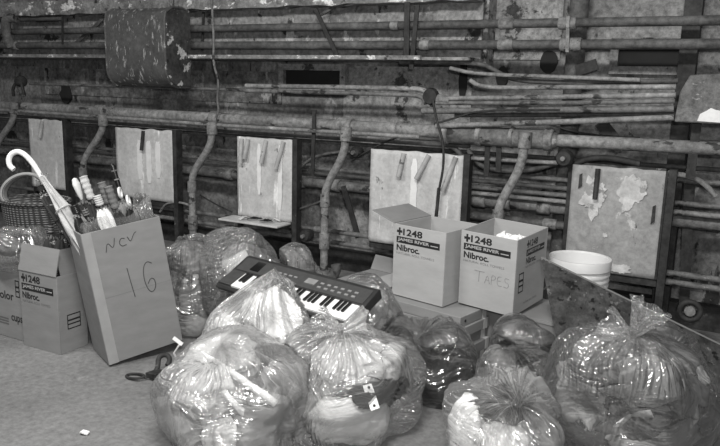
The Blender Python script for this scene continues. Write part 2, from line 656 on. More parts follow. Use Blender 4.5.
Y1 = .06
pipe('pipe', 'upper of the two thick pipes running in front of the beam', [(-7.6, Y1, 1.935), (-3, Y1, 1.925), (XR, Y1, 1.915)], .029, 'pipe_dark', couplings=[((hx(568, 20, Y1), Y1, 1.918), .11, .04), ((hx(507, 20, Y1), Y1, 1.92), .10, .036), ((hx(395, 25, Y1), Y1, 1.922), .06, .034)])
pipe('pipe', 'lower of the two thick pipes just above the beam lip', [(-7.6, Y1, 1.805), (-3, Y1, 1.79), (XR, Y1, 1.785)], .031, 'pipe_dark', couplings=[((hx(571, 44, Y1), Y1, 1.788), .13, .042), ((hx(506, 44, Y1), Y1, 1.788), .1, .038), ((hx(15, 43, Y1), Y1, 1.80), .09, .042), ((hx(425, 44, Y1), Y1, 1.788), .07, .036)])
x = hx(9, 20, .02)
pipe('riser_pipe', 'short vertical riser joining the upper pipes near the end of the beam', [(x, .03, 1.79), (x - .01, .0, 1.86), (x - .03, .0, 2.0), (x, .0, 2.06), (x + .1, .03, 2.06)], .045, 'pipe', sm=2)
pipe('pipe', 'thin short pipe high on the beam beside the riser', [(x + .1, .07, 2.05), (hx(62, 13, .07), .07, 2.045)], .02, 'pipe_dark')
pipe('pipe', 'stub of dark bar under the thin short pipe on the beam', [(hx(37, 21, .1), .1, onY(37, 21, .1).z), (hx(60, 20, .1), .1, onY(60, 20, .1).z)], .012, 'dark')
# main pipe, with the bulging sleeve, and the thin conduit below it
cp = [((hx(px, 110), .02, 1.205), l, rr) for px, l, rr in ((100, .11, .062), (112, .05, .056), (214, .09, .056), (345, .12, .06), (400, .05, .05))]
pipe('pipe', 'thick main pipe crossing the whole wall above the square panels', [(XL, .02, 1.213), (-3.6, .02, 1.203), (hx(445, 135), .02, 1.20)], .046, 'pipe_pale', couplings=cp)
xa, xb = hx(444, 135), hx(558, 135)
cp = [((xa + (xb - xa) * f, .0, 1.19), l, .072) for f, l in ((.02, .05), (.33, .04), (.62, .03), (.93, .06))]
pipe('pipe', 'fat lagged sleeve section of the main pipe with ring bands', [(xa, .0, 1.19), (xa + .03, .0, 1.19), (xb - .05, .0, 1.188), (xb, .0, 1.188)], [.055, .064, .064, .045], 'pipe', couplings=cp, n=18)
pipe('pipe', 'bare grey continuation of the main pipe beyond the lagged sleeve', [(xb, .0, 1.188), (XR, .0, 1.205)], .04, 'pipe_pale')
pipe('conduit', 'thin pale conduit fixed just below the main pipe', [(XL, -.06, 1.18), (-3.6, -.06, 1.155), (hx(420, 133, -.06), -.06, 1.16)], .015, 'pipe_pale')
pipe('conduit', 'second thin dark conduit tucked under the main pipe', [(XL, .05, 1.115), (-3.6, .05, 1.10), (hx(470, 142, .05), .05, 1.11)], .015, 'pipe_dark')
# middle conduits
x = hx(425, 95, .1)
pipe('conduit', 'single thin rod running from the claw fitting behind the rounded tank', [(hx(30, 86, .1), .1, 1.435), (hx(245, 92, .1), .1, 1.44)], .013, 'pipe')
pipe('conduit', 'upper of the twin grey conduits that bend down at the round elbow', [(hx(246, 90, .1), .1, 1.475), (x - .15, .1, 1.49), (x, .1, 1.485), (x + .07, .06, 1.43), (x + .1, .0, 1.38)], .018, 'pipe_pale', sm=2)
pipe('conduit', 'lower of the twin grey conduits that bend down at the round elbow', [(hx(246, 95, .1), .09, 1.435), (x - .18, .09, 1.445), (x - .02, .09, 1.44), (x + .03, .05, 1.39)], .016, 'pipe', sm=2)
x2 = hx(431, 98, -.02)
t = thing('pipe_elbow', 'round knuckle elbow where the twin conduits meet the conduit bundle', 'pipe fitting', (x2, -.02, 1.40))
obj('body', B().lathe([(0.01, -.035), (.05, -.03), (.06, 0), (.05, .03), (.01, .035)], 18, Matrix.Translation((x2, -.02, 1.44)) @ Matrix.Rotation(PI / 2, 4, 'X')), 'dark', t)
obj('socket', B().tube([(x2 + .03, -.02, 1.43), (x2 + .14, -.02, 1.415)], .03, 12), 'coupling', t)
x = hx(22, 85, .05)
t = thing('pipe_claw', 'dark claw shaped pipe fitting at the end of the thin rod', 'pipe fitting', (x, .05, 1.36))
obj('knob', B().lathe([(.01, -.05), (.05, -.035), (.06, 0), (.05, .035), (.01, .05)], 12, Matrix.Translation((x, .04, 1.455)) @ Matrix.Rotation(PI / 2, 4, 'Y')), 'dark', t)
for s in (-1, 1):
    obj('prong', B().tube(smooth([(x + s * .03, .02, 1.45), (x + s * .075, 0, 1.39), (x + s * .085, .01, 1.31)], 1), .016, 8), 'dark', t)
# bundle of conduits towards the junction box
YB = -.03
bundle = [
    ('topmost conduit of the bundle that runs into the junction box', [(400, 62), (480, 62), (497, 72), (513, 80), (560, 83), (678, 81)], .016, 'pipe_dark', .03),
    ('pale conduit second from the top of the bundle with a worn open end', [(450, 68), (474, 74), (560, 77), (640, 80)], .013, 'pipe_pale', -.02),
    ('conduit with a downward curl at its start, third from the top of the bundle', [(470, 80), (478, 86), (500, 88), (560, 87), (676, 87)], .015, 'pipe_pale', YB),
    ('bright worn conduit leaving the knuckle elbow, fourth from the top of the bundle', [(436, 99), (470, 98), (560, 97), (676, 95)], .016, 'pipe_pale', YB),
    ('grey conduit, fifth from the top of the bundle', [(436, 103), (560, 103), (675, 101)], .014, 'pipe', YB),
    ('thick conduit with a socket end, sixth from the top of the bundle', [(422, 111), (560, 110), (674, 109)], .021, 'pipe', YB),
    ('dark conduit, second from the bottom of the bundle', [(455, 115.5), (560, 115), (674, 114)], .013, 'pipe_dark', YB + .05),
    ('lowest conduit of the bundle, rising gently from the main pipe', [(436, 126), (500, 124), (560, 122), (674, 117.5)], .018, 'pipe_pale', -.06),
]
for lab, px, r, mt, y in bundle:
    P = [onY(p[0], p[1], y) for p in px]
    pipe('conduit', lab, P, r, mt, 'pipe', sm=2 if len(P) > 3 else 0, n=10, group='conduit bundle to the junction box')
# lower runs behind the panels
for lab, x0, x1, z, y, r, mt, cps in (
    ('upper of the thin twin pipes crossing high behind the square panels', XL, hx(372, 170, .15), .846, .16, .016, 'pipe', ()),
    ('lower of the thin twin pipes crossing high behind the square panels', XL, hx(372, 170, .15), .806, .16, .016, 'pipe_dark', ()),
    ('thick lower pipe running behind the square panels at half their height', XL, XR, .725, .16, .038, 'pipe', (300, 335, 480, 505, 545, 230)),
    ('upper of the twin rails running below the square panels', XL, hx(462, 235, .12), .372, .08, .019, 'pipe', (320,)),
    ('lower of the twin rails running below the square panels', XL, hx(462, 235, .12), .285, .08, .019, 'pipe', (300,)),
    ('thin dark pipe just under the main pipe behind the panels', XL, XR, 1.055, .2, .015, 'pipe_dark', ()),
    ('first of four close conduits between the grey panel and the taped box', hx(462, 170, .12), hx(576, 170, .12), .925, .12, .016, 'pipe', ()),
    ('second of four close conduits between the grey panel and the taped box', hx(462, 170, .12), hx(576, 170, .12), .868, .12, .016, 'pipe_dark', ()),
    ('third of four close conduits between the grey panel and the taped box', hx(462, 170, .12), hx(576, 170, .12), .822, .12, .016, 'pipe', ()),
    ('lowest of four close conduits between the grey panel and the taped box', hx(462, 170, .12), hx(576, 170, .12), .783, .1, .015, 'pipe_pale', ()),
    ('dark pipe below the thick lower pipe, behind the cartons', hx(462, 210, .12), hx(600, 210, .12), .615, .14, .03, 'pipe_dark', (500, 552)),
    ('topmost conduit beyond the grey worn panel', hx(655, 170, .1), XR, .985, .1, .017, 'pipe', ()),
    ('pale conduit second from the top beyond the grey worn panel', hx(655, 200, .1), XR, .845, .1, .017, 'pipe', ()),
    ('conduit under the pale one beyond the grey worn panel', hx(655, 210, .1), XR, .79, .09, .017, 'pipe_pale', ()),
    ('upper of two low rails beyond the grey worn panel', hx(655, 275, .08), XR, .412, .06, .02, 'pipe', ()),
    ('lower of two low rails beyond the grey worn panel', hx(655, 283, .08), XR, .355, .06, .02, 'pipe', ()),
):
    pipe('pipe', lab, [(x0, y, z), (x1, y, z)], r, mt, couplings=[((hx(c, 200, y), y, z), .09, r * 1.3) for c in cps])
# curved conduits
for lab, px, r, mt, y in (
    ('curved conduit arching between the panels beside the drop pipe', [(296, 176), (303, 164), (318, 155), (345, 151), (362, 153)], .012, 'pipe_dark', .06),
    ('curved conduit sagging towards the dark valve by the grey panel', [(468, 150), (478, 165), (498, 171), (530, 171), (560, 162), (572, 156)], .017, 'pipe_dark', .05),
    ('pale conduit curving away from the top of the grey panel', [(668, 173), (690, 176), (704, 183), (716, 196)], .016, 'pipe_pale', .04),
    ('dark curved conduit over the corner of the white panel', [(400, 141), (440, 143), (456, 148), (464, 160)], .018, 'pipe_dark', .06),
    ('thin bent rod between the panels above the rails', [(296, 210), (318, 203), (330, 196)], .009, 'pipe_dark', .03),
    ('wavy dark conduit resting on top of the grey panel', [(575, 164), (590, 158), (612, 158), (640, 164)], .02, 'dark', .03),
    ('thin pale tube linking the lagged pipe to the dark valve', [(468, 158), (500, 160), (562, 163)], .014, 'pipe_pale', .02),
    ('bent copper-like tube springing from behind the drop pipe near the tall box', [(160, 212), (166, 203), (180, 202), (192, 206)], .01, 'pipe_pale', .0),
):
    pipe('conduit', lab, [onY(p[0], p[1], y) for p in px], r, mt, 'pipe', sm=2, n=10)
# thin slanting wires behind
for lab, px, y in (('slack wire looping from the knuckle elbow over the plaster', [(434, 124), (455, 118), (480, 110), (560, 110)], -.05),
                   ('wire slanting up to the main pipe past the dark strut', [(352, 160), (378, 145), (400, 136)], .03),
                   ('wire trailing along the wall below the bundle', [(548, 124), (575, 132), (600, 136), (640, 138)], .1),
                   ('slanting thin wire between tall box and panel rails', [(200, 195), (215, 204), (232, 212)], .05)):
    pipe('wire', lab, [onY(p[0], p[1], y) for p in px], .007, 'dark', 'wire', sm=2, n=6)
# hanging cables
pipe('cable', 'pale cable hanging from the beam beside the rounded tank', [onY(*p, -.1) for p in ((211, -8), (213, 20), (214, 45), (213, 62), (219, 82), (217, 100), (219, 110), (216, 118))], .01, 'pipe', 'cable', sm=2, n=8)
pipe('cable', 'dark cable hanging from the knuckle elbow down over the large white panel', [onY(*p, -.12) for p in ((433, 100), (436, 118), (443, 140), (444, 165), (439, 190))], .009, 'dark', 'cable', sm=2, n=8)
obj('plug', B().tube([onY(439, 188, -.12), onY(436, 218, -.12)], .013, 8), 'dark', bpy.data.objects[[o.name for o in COL.objects if o.get('label', '').startswith('dark cable hanging')][0]])
# drop pipes with an offset bend
for k, (lab, px, foot) in enumerate((
    ('bent drop pipe in the corner beyond the first panel', [(14, 108), (13, 122), (2, 136), (-6, 150), (-6, 200)], False),
    ('bent drop pipe between the first two panels above the umbrellas', [(103, 120), (102, 133), (84, 158), (83, 172), (83, 215)], False),
    ('bent drop pipe between the tall box and the panel with debris', [(212, 128), (211, 146), (193, 172), (192, 186), (192, 250)], True),
    ('bent drop pipe standing in a floor flange beside the large white panel', [(346, 134), (344, 155), (326, 186), (325, 200), (325, 262)], True),
    ('bent drop pipe rising out from behind the open box of paper', [(525, 140), (521, 168), (500, 203), (498, 216), (496, 285)], False))):
    y = -.08
    P = [onY(p[0], p[1], y) for p in px]
    if foot:
        P[-1].z = .05
        P[-1].x = P[-2].x
    o = pipe('drop_pipe', lab, smooth(P, 2), .030, 'pipe_pale', 'pipe', n=14)
    c = P[0]
    obj('tee', B().tube([c + V((0, .0, .05)), c + V((0, 0, -.05))], .043, 14), 'coupling', o)
    c = P[3]
    obj('collar', B().tube([c + V((0, 0, .04)), c + V((0, 0, -.05))], .038, 14), 'coupling', o)
    if k in (2, 3):
        c = P[3].lerp(P[4], .55)
        obj('collar', B().tube([c + V((0, 0, .07)), c + V((0, 0, -.05))], .040, 14), 'coupling', o)
    if foot:
        c = P[-1]
        obj('flange', B().lathe([(.06, 0), (.11, .0), (.11, .05), (.06, .07), (.045, .1)], 20, Matrix.Translation((c.x, c.y, 0))), 'pipe', o)
        obj('elbow', B().tube(arc((c.x + .02, c.y, .13), (1, 0, 0), (0, 0, 1), .09, -2.6, .3, 10), .038, 12), 'pipe', o)
# straps and struts
for lab, px, w, mt, y in (
    ('dark slanting strap hooked over the two upper pipes', [(315, 9), (337, 56)], .03, 'dark', -.0),
    ('short brace meeting the slanting strap near the beam top', [(320, 15), (342, 2)], .02, 'pipe_dark', .08),
    ('long vertical hanger strap crossing both upper pipes', [(407, 2), (406, 56)], .04, 'dark', .0),
    ('hooked hanger strap beside the long vertical one', [(417, 5), (413, 48), (411, 69)], .032, 'dark', .01),
    ('thin vertical hanger near the riser on the beam', [(62, 16), (62, 44)], .016, 'dark', .02),
    ('dark vertical bar on the beam next to the tank', [(203, 12), (202, 50)], .02, 'dark', .1),
    ('diagonal dark brace reaching the tank across the pipes', [(112, 8), (95, 26), (72, 46)], .032, 'pipe_dark', .12),
    ('dark diagonal strut between the drop pipe and the large white panel', [(343, 186), (358, 238)], .045, 'dark', .12),
    ('slanting dark board leaning below the junction box bundle', [(600, 122), (622, 150)], .08, 'dark', .2),
    ('torn dark bracket sticking out beside the round column', [(576, 71), (597, 64)], .07, 'dark', .15),
    ('dark post standing under the lagged sleeve beside the large white panel', [(488, 136), (486, 176)], .035, 'dark', .0),
    ('second dark post under the lagged sleeve', [(499, 136), (498, 172)], .035, 'dark', .0),
    ('dark hanger rod crossing the main pipe between two panels', [(314, 110), (312, 176)], .03, 'dark', -.04),
    ('dark post under the junction box reaching past the conduits', [(697, 123), (690, 178)], .05, 'dark', -.02),
    ('long dark upright behind the low rails beyond the grey panel', [(690, 176), (684, 305)], .06, 'dark', .16),
    ('small dark upright standing on the beam under the tank', [(188, 58), (187, 90)], .02, 'pipe_dark', -.02),
    ('vertical clamp rod joining the two upper pipes at the round column', [(568, 16), (567, 52)], .02, 'pipe_pale', -.0),
):
    P = [onY(p[0], p[1], y) for p in px]
    b = B()
    for a, c in zip(P, P[1:]):
        d = (c - a).normalized()
        s_ = d.cross(V((0, 1, 0))) * w / 2
        b.prism([a - s_, a + s_, c + s_, c - s_], (0, .012, 0))
    tag(obj('hanger_strap', b, mt), lab, 'metal strap')
# valves
for lab, px, r, y in (('dark round valve cap on the rails beside the floor flange', (307, 235), .05, .0), ('dark round valve by the corner of the grey panel', (565, 158), .055, -.02), ('small valve body beside the curved conduit and drop pipe', (357, 152), .045, .05)):
    c = onY(px[0], px[1], y)
    t = thing('pipe_valve', lab, 'valve', (c.x, c.y, c.z - r))
    obj('body', B().lathe([(.01, -.05), (r * .8, -.045), (r, -.01), (r, .02), (r * .8, .045), (.01, .05)], 20, Matrix.Translation(c) @ Matrix.Rotation(PI / 2, 4, 'X')), 'dark', t)
    obj('spindle', B().tube([c + V((0, -.05, 0)), c + V((0, -.075, 0))], .015, 10), 'coupling', t)
c = onY(690, 311, -.12)
t = thing('handwheel', 'dark round handwheel low on the wall beyond the grey panel', 'valve', (c.x, c.y, c.z - .06))
obj('rim', B().tube(arc(c, (1, 0, 0), (0, 0, 1), .055, 0, 2 * PI * 23 / 24, 23), .016, 10, closed=True), 'dark', t)
obj('hub', B().lathe([(.005, -.02), (.03, -.015), (.035, .02), (.03, .1)], 16, Matrix.Translation(c) @ Matrix.Rotation(-PI / 2, 4, 'X')), 'coupling', t)
for a in range(4):
    d = V((math.cos(a * PI / 2 + .4), 0, math.sin(a * PI / 2 + .4)))
    obj('spoke', B().tube([c + d * .02, c + d * .055], .009, 8), 'dark', t)

# rounded tank hung over the beam
ya = -.30
xa, xb = onY(106, 40, ya).x, onY(165, 40, ya).x
prof = [(-.02, 2.05), (-.10, 2.075), (-.22, 2.07), (-.285, 2.03), (-.30, 1.97), (-.30, 1.62)] + [(-.17 + .13 * math.cos(a), 1.60 + .15 * math.sin(a)) for a in [PI + i * (PI / 2) / 8 for i in range(1, 9)]] + [(-.02, 1.45)]
t = thing('rounded_tank', 'dark scratched metal tank with rounded bottom hung over the beam', 'tank', ((xa + xb) / 2, -.15, 1.45))
obj('shell', B().prism([(xa, y, z) for y, z in prof], (xb - xa, 0, 0)), 'tank', t, bevel=.012, sharp=30)
pe = [(y * .97 - .002, 1.45 + (z - 1.45) * .96 + .01) for y, z in prof]
obj('end_plate', B().prism([(xb + .001, y, z) for y, z in pe], (.012, 0, 0)), 'tank_end', t, sharp=30)
rim_ = B().tube([(xb, y, z) for y, z in prof], .011, 8)
obj('rim', rim_, 'tank', t)
obj('rim', B().tube([(xa, y, z) for y, z in prof], .011, 8), 'tank', t)
# junction box
P = [onY(*p, -.14) for p in ((690, 75), (680, 92), (674, 122), (735, 125), (745, 72))]
t = thing('junction_box', 'grey sheet metal junction box where the conduit bundle ends', 'junction box', (P[3].x, -.08, P[2].z))
obj('case', B().prism(P, (0, .16, 0)), 'pipe', t, bevel=.01)
P2 = [onY(*p, -.143) for p in ((697, 121), (700, 114), (706, 111), (711, 108), (716, 110), (722, 111), (732, 112), (732, 123.5))]
obj('torn_paint', B().prism(P2, (0, .003, 0)), 'white_chip', t, label='bright torn white patch on the lower edge')

# ------------------------------------------------------------------ square splash panels
rng = random.Random(3)
panels = [
    ('first narrow painted panel, in the corner above the basket', -6.2, -5.7, .43, 1.10, 'panel', 'b'),
    ('white streaked square panel behind the umbrella handles', -5.0, -4.31, .45, 1.075, 'panel', 'b'),
    ('white square panel with debris on its folded bottom ledge', -3.61, -3.07, .42, 1.07, 'panel', 'ledge'),
    ('large white square panel behind the open towel carton', -2.38, -1.665, .36, 1.05, 'panel', 'n'),
    ('worn grey square panel with two pale blotches above the white bucket', -.93, -.372, .375, 1.045, 'panel_grey', 'b'),
]
for k, (lab, x0, x1, z0, z1, mt, kind) in enumerate(panels):
    t = thing('splash_panel', lab, 'wall panel', ((x0 + x1) / 2, 0, z0), 'square panels along the wall')
    nu = 24
    b = B()
    b.grid(lambda u, v: V((x0 + (x1 - x0) * u, -.004 * math.sin(PI * u) - .004 * noise.noise(V((u * 4, v * 4, k))), z0 + (z1 - z0) * v + (.012 * noise.noise(V((u * 7, k, v * 2)))) * (v == 1))), nu, 20)
    P = obj('sheet', b, mt, t)
    md = P.modifiers.new('thickness', 'SOLIDIFY')
    md.thickness, md.offset = .02, 0
    # a dark angle-iron post carrying the panel's free edge, down to the floor
    obj('post', B().box((x1 + .005, -.02, 0), (x1 + .05, .05, z1 + .01)), 'dark', t)
    if k != 3:
        obj('post', B().box((x0 - .035, .03, 0), (x0 - .0, .07, z1)), 'dark', t)
    obj('lower_rail', B().box((x0, .005, z0 - .05), (x1, .05, z0 - .003)), 'dark', t)
    if kind == 'ledge':
        obj('ledge', B().box((x0 - .05, -.2, z0 - .02), (x1 - .01, -.006, z0 - .004)), 'panel', t, bevel=.004)
    # slotted hooks hanging down the face
    hooks = {0: [(.45, .16, -6)], 1: [(.52, .17, 0)], 2: [(.1, .2, 2), (.22, .16, -6), (.55, .18, -9), (.86, .22, -14)], 3: [(.38, .17, -8), (.65, .19, -24), (.93, .25, -17)], 4: [(.28, .19, 1)]}[k]
    for f, L, ang in hooks:
        hx_ = x0 + (x1 - x0) * f
        a = math.radians(ang)
        top = V((hx_, -.02, z1 - .015))
        bot = top + V((math.sin(a), -.06 / L * .5, -math.cos(a))) * L
        b = B().tube([top, bot], .018 if k != 4 and k != 1 else .016, 10)
        obj('hook', b, 'dark' if k in (1, 4) else 'hookpaint', t)
    if k == 4:
        obj('side_seam', B().box((x1 - .012, -.012, z0), (x1 + .002, -.004, z1)), 'dark', t)
        for zz, xx, hh in ((.60, .90, .12), (.85, .1, .1)):
            q = x0 + (x1 - x0) * xx
            obj('rust_slot', B().prism([(q - .01, -.0225, z0 + (z1 - z0) * zz - hh / 2), (q + .012, -.0225, z0 + (z1 - z0) * zz - hh / 2 + .02), (q + .008, -.0225, z0 + (z1 - z0) * zz + hh / 2), (q - .008, -.0225, z0 + (z1 - z0) * zz + hh / 2 - .01)], (0, .01, 0)), 'dark', t)
        # blotches of white paint
        for cx, cz, rx, rz in ((.26, .72, .13, .17), (.66, .76, .12, .16), (.60, .06, .14, .04), (.16, .05, .04, .05), (.42, .36, .02, .02)):
            pts = []
            for i in range(64):
                a = 2 * PI * i / 64
                q = 1 + .55 * noise.noise(V((math.cos(a) * 1.3 + cx * 9, math.sin(a) * 1.3, cz * 7))) + .3 * noise.noise(V((math.cos(a) * 4 + cx * 9, math.sin(a) * 4, cz * 7))) + .18 * noise.noise(V((math.cos(a) * 9, math.sin(a) * 9, cz)))
                pts.append((x0 + (x1 - x0) * (cx + rx * q * math.cos(a)), -.021, z0 + (z1 - z0) * (cz + rz * q * math.sin(a))))
            obj('paint_blotch', B().prism(pts, (0, .006, 0)), 'blotch', t)
    if k in (1, 2, 3):
        for i in range({1: 3, 2: 2, 3: 1}[k]):
            cx = {1: (.44, .60, .76), 2: (.42, .80), 3: (.5,)}[k][i]
            w = .042 if k == 1 else .034
            ztop = .84 if k == 1 else .93
            zbot = (.28, .24, .33)[i] if k == 1 else (.3, .14)[i % 2]
            pts = []
            for q in range(15):
                f = q / 14
                pts.append((w * (1 + .35 * noise.noise(V((q * .8, i, k)))) * (.45 + .55 * min(1, (1 - f) * 6)) * (.5 + .5 * min(1, f * 8)), ztop + (zbot - ztop) * f))
            for q in range(15):
                f = 1 - q / 14
                pts.append((-w * (1 + .35 * noise.noise(V((q * .8, i, k + 9)))) * (.45 + .55 * min(1, (1 - f) * 6)) * (.5 + .5 * min(1, f * 8)), ztop + (zbot - ztop) * f))
            obj('paint_run', B().prism([(x0 + (x1 - x0) * (cx + p[0]), -.022, z0 + (z1 - z0) * p[1]) for p in pts], (0, .006, 0)), 'white_chip', t)
p3 = panels[2]
for i, (f, d, ln, an, mt) in enumerate(((.45, -.1, .12, .4, 'dark'), (.58, -.07, .1, -.5, 'panel'), (.7, -.12, .11, .2, 'dark'), (.3, -.14, .08, 1.1, 'white_chip'), (.8, -.06, .07, -.2, 'white_chip'))):
    c = V((p3[1] + (p3[2] - p3[1]) * f, d, p3[3] + .0))
    mx = Matrix.Translation(c) @ Matrix.Rotation(an, 4, 'Z')
    b = B().prism([mx @ V(q) for q in ((-ln / 2, -.02, .004), (0, -.03, .03), (ln / 2, -.012, .012), (ln / 2.4, .012, .006), (0, .02, .02), (-ln / 2, .015, .004))], (0, 0, .006))
    tag(obj('debris_scrap', b, mt), ('dark curled scrap at the middle of the panel ledge', 'pale flat scrap beside the dark curled one on the ledge', 'dark torn scrap nearer the post on the panel ledge', 'white chip at the ledge end away from the post', 'small white chip on the ledge next to the post')[i], 'debris', 'debris on the panel ledge')


# ------------------------------------------------------------------ text
def text(name, s, mx, w, h, mt, parent, bold=.0, depth=.0006):
    """lettering as a thin mesh, lower left corner at mx's origin, filling w x h"""
    cu = bpy.data.curves.new(name, 'FONT')
    cu.body, cu.offset = s, bold
    cu.resolution_u = 3
    o = bpy.data.objects.new(name, cu)
    COL.objects.link(o)
    bpy.context.view_layer.update()
    me = bpy.data.meshes.new_from_object(o.evaluated_get(bpy.context.evaluated_depsgraph_get()))
    bpy.data.objects.remove(o)
    bpy.data.curves.remove(cu)
    xs = [v.co.x for v in me.vertices]
    ys = [v.co.y for v in me.vertices]
    x0, x1, y0, y1 = min(xs), max(xs), min(ys), max(ys)
    bm = bmesh.new()
    bm.from_mesh(me)
    bpy.data.meshes.remove(me)
    for v in bm.verts:
        v.co = mx @ V(((v.co.x - x0) / (x1 - x0) * w, (v.co.y - y0) / (y1 - y0) * h, depth))
    bb = B()
    bb.bm.free()
    bb.bm = bm
    return obj(name, bb, mt, parent, flat=True)


def fr(loc, yaw, pit=0, rol=0):
    return Matrix.Translation(loc) @ Matrix.Rotation(yaw, 4, 'Z') @ Matrix.Rotation(rol, 4, 'Y') @ Matrix.Rotation(pit, 4, 'X')


def face_front(M0, w, d, h):      # plane of the front face: x right, y up, z out
    return M0 @ Matrix(((1, 0, 0, 0), (0, 0, -1, 0), (0, 1, 0, 0), (0, 0, 0, 1)))


def face_right(M0, w, d, h):
    return M0 @ Matrix(((0, 0, 1, w), (1, 0, 0, 0), (0, 1, 0, 0), (0, 0, 0, 1)))


def quadp(fm, x0, y0, x1, y1, z=.0006):
    return B().prism([fm @ V(p) for p in ((x0, y0, z), (x1, y0, z), (x1, y1, z), (x0, y1, z))], fm.to_3x3() @ V((0, 0, .0006)))


def carton(name, label, M0, w, d, h, mt='card', cat='cardboard box', group=None, closed=False):
    t = thing(name, label, cat, M0 @ V((w / 2, d / 2, 0)), group)
    b = B()
    th = .006
    if closed:
        b.box((0, 0, 0), (w, d, h), M0)
    else:
        b.box((0, 0, 0), (w, th, h), M0)
        b.box((0, d - th, 0), (w, d, h), M0)
        b.box((0, th, 0), (th, d - th, h), M0)
        b.box((w - th, th, 0), (w, d - th, h), M0)
        b.box((th, th, 0), (w - th, d - th, th), M0)
    obj('body', b, mt, t, bevel=.002 if not closed else .004)
    return t


def towel_print(fm, w, h, t, frac=1.0):
    i = 'ink'
    text('printing', '+', fm @ Matrix.Translation((.06 * w, h * .855, 0)), .11 * w, .105 * h, i, t, .05)
    text('printing', '1248', fm @ Matrix.Translation((.185 * w, h * .86, 0)), .38 * w * frac, .095 * h, i, t, .03)
    obj('printing', quadp(fm, .06 * w, h * .75, (.06 + .84 * frac) * w, h * .838), i, t, flat=True)
    text('printing', 'JAMES RIVER', fm @ Matrix.Translation((.085 * w, h * .767, .0008)), .62 * w * frac, .055 * h, 'card_pale', t, .028)
    obj('printing', quadp(fm, .73 * w * frac, h * .783, .87 * w * frac, h * .795, .0014), 'card_pale', t, flat=True)
    text('printing', 'Nibroc.', fm @ Matrix.Translation((.065 * w, h * .640, 0)), .46 * w * frac, .088 * h, i, t, .035)
    text('printing', 'NATURAL ROLL TOWELS', fm @ Matrix.Translation((.065 * w, h * .59, 0)), .74 * w * frac, .03 * h, 'ink_grey', t, .0)


def barcode(fm, x, y, w, h, t):
    b = B()
    for x0, y0, x1, y1 in ((x, y, x + w, y + .006), (x, y + h - .006, x + w, y + h), (x, y, x + .005, y + h), (x + w - .005, y, x + w, y + h), (x, y + h * .3, x + w, y + h * .38), (x, y + h * .55, x + w, y + h * .66)):
        b.prism([fm @ V(p) for p in ((x0, y0, .0006), (x1, y0, .0006), (x1, y1, .0006), (x0, y1, .0006))], fm.to_3x3() @ V((0, 0, .0006)))
    obj('barcode', b, 'ink', t, flat=True)


def stroke(fm, pts, r, t, mt='pencil', name='handwriting'):
    b = B()
    for s in pts:
        b.tube([fm @ V((x, y, .0005)) for x, y in smooth2(s)], r, 6)
    obj(name, b, mt, t)


def smooth2(s):
    P = smooth([(x, y, 0) for x, y in s], 2) if len(s) > 2 else [V((x, y, 0)) for x, y in s]
    return [(p.x, p.y) for p in P]


def flap(t, hinge_a, hinge_b, direction, L, mt, inset=.01, name='flap'):
    a, c, d = V(hinge_a), V(hinge_b), V(direction).normalized()
    e = (c - a).normalized()
    n_ = e.cross(d).normalized() * .005
    b = B().prism([a, c, c + d * L - e * inset, a + d * L + e * inset], n_)
    return obj(name, b, mt, t)


# the towel cartons on the stack
wA, dA, hA = .357, .361, .42
MA = fr((-1.356, -1.06, .308), -.218) @ Matrix.Translation((-wA, 0, 0))
t = carton('towel_carton', 'open towel carton with one flap spread towards the drop pipe, no handwriting', MA, wA, dA, hA, 'card_pale', group='towel cartons')
fm = face_front(MA, wA, dA, hA)
towel_print(fm, wA, hA, t)
fmr = face_right(MA, wA, dA, hA)
barcode(fmr, .16, .13, .05, .085, t)
towel_print(fmr @ Matrix.Translation((.15, 0, 0)), .21, hA * .93, t)
flap(t, MA @ V((0, 0, hA)), MA @ V((0, dA, hA)), (MA.to_3x3() @ V((-1, 0, .30))), .18, 'card', .006)
flap(t, MA @ V((0, dA, hA - .003)), MA @ V((wA, dA, hA - .003)), (MA.to_3x3() @ V((0, .35, -1))), .17, 'card')
wB, dB, hB = .338, .372, .425
MB = fr((-.975, -1.006, .306), -.182, .05, .022) @ Matrix.Translation((-wB, 0, 0))
t = carton('towel_carton', 'open towel carton of crumpled paper with TAPES handwritten on the front', MB, wB, dB, hB, 'card_pale', group='towel cartons')
fm = face_front(MB, wB, dB, hB)
towel_print(fm, wB, hB, t)
fmr = face_right(MB, wB, dB, hB)
barcode(fmr, .045, .12, .055, .11, t)
towel_print(fmr @ Matrix.Translation((.10, 0, 0)), .26, hB * .98, t)
text('printing', 'NATURAL ROLL TOWELS', fmr @ Matrix.Translation((.12, .04, 0)), .16, .012, 'ink_grey', t)
u = hB
stroke(fm, [[(0.095, 0.213), (0.155, 0.213)], [(0.125, 0.213), (0.123, 0.153)], [(0.160, 0.153), (0.175, 0.208), (0.190, 0.153)], [(0.165, 0.173), (0.185, 0.173)], [(0.200, 0.153), (0.200, 0.208), (0.225, 0.203), (0.223, 0.183), (0.201, 0.180)], [(0.260, 0.208), (0.235, 0.206), (0.235, 0.156), (0.263, 0.156)], [(0.235, 0.183), (0.255, 0.183)], [(0.305, 0.203), (0.280, 0.208), (0.280, 0.185), (0.305, 0.178), (0.300, 0.153), (0.275, 0.156)]], .0016, t, 'ink_faint')
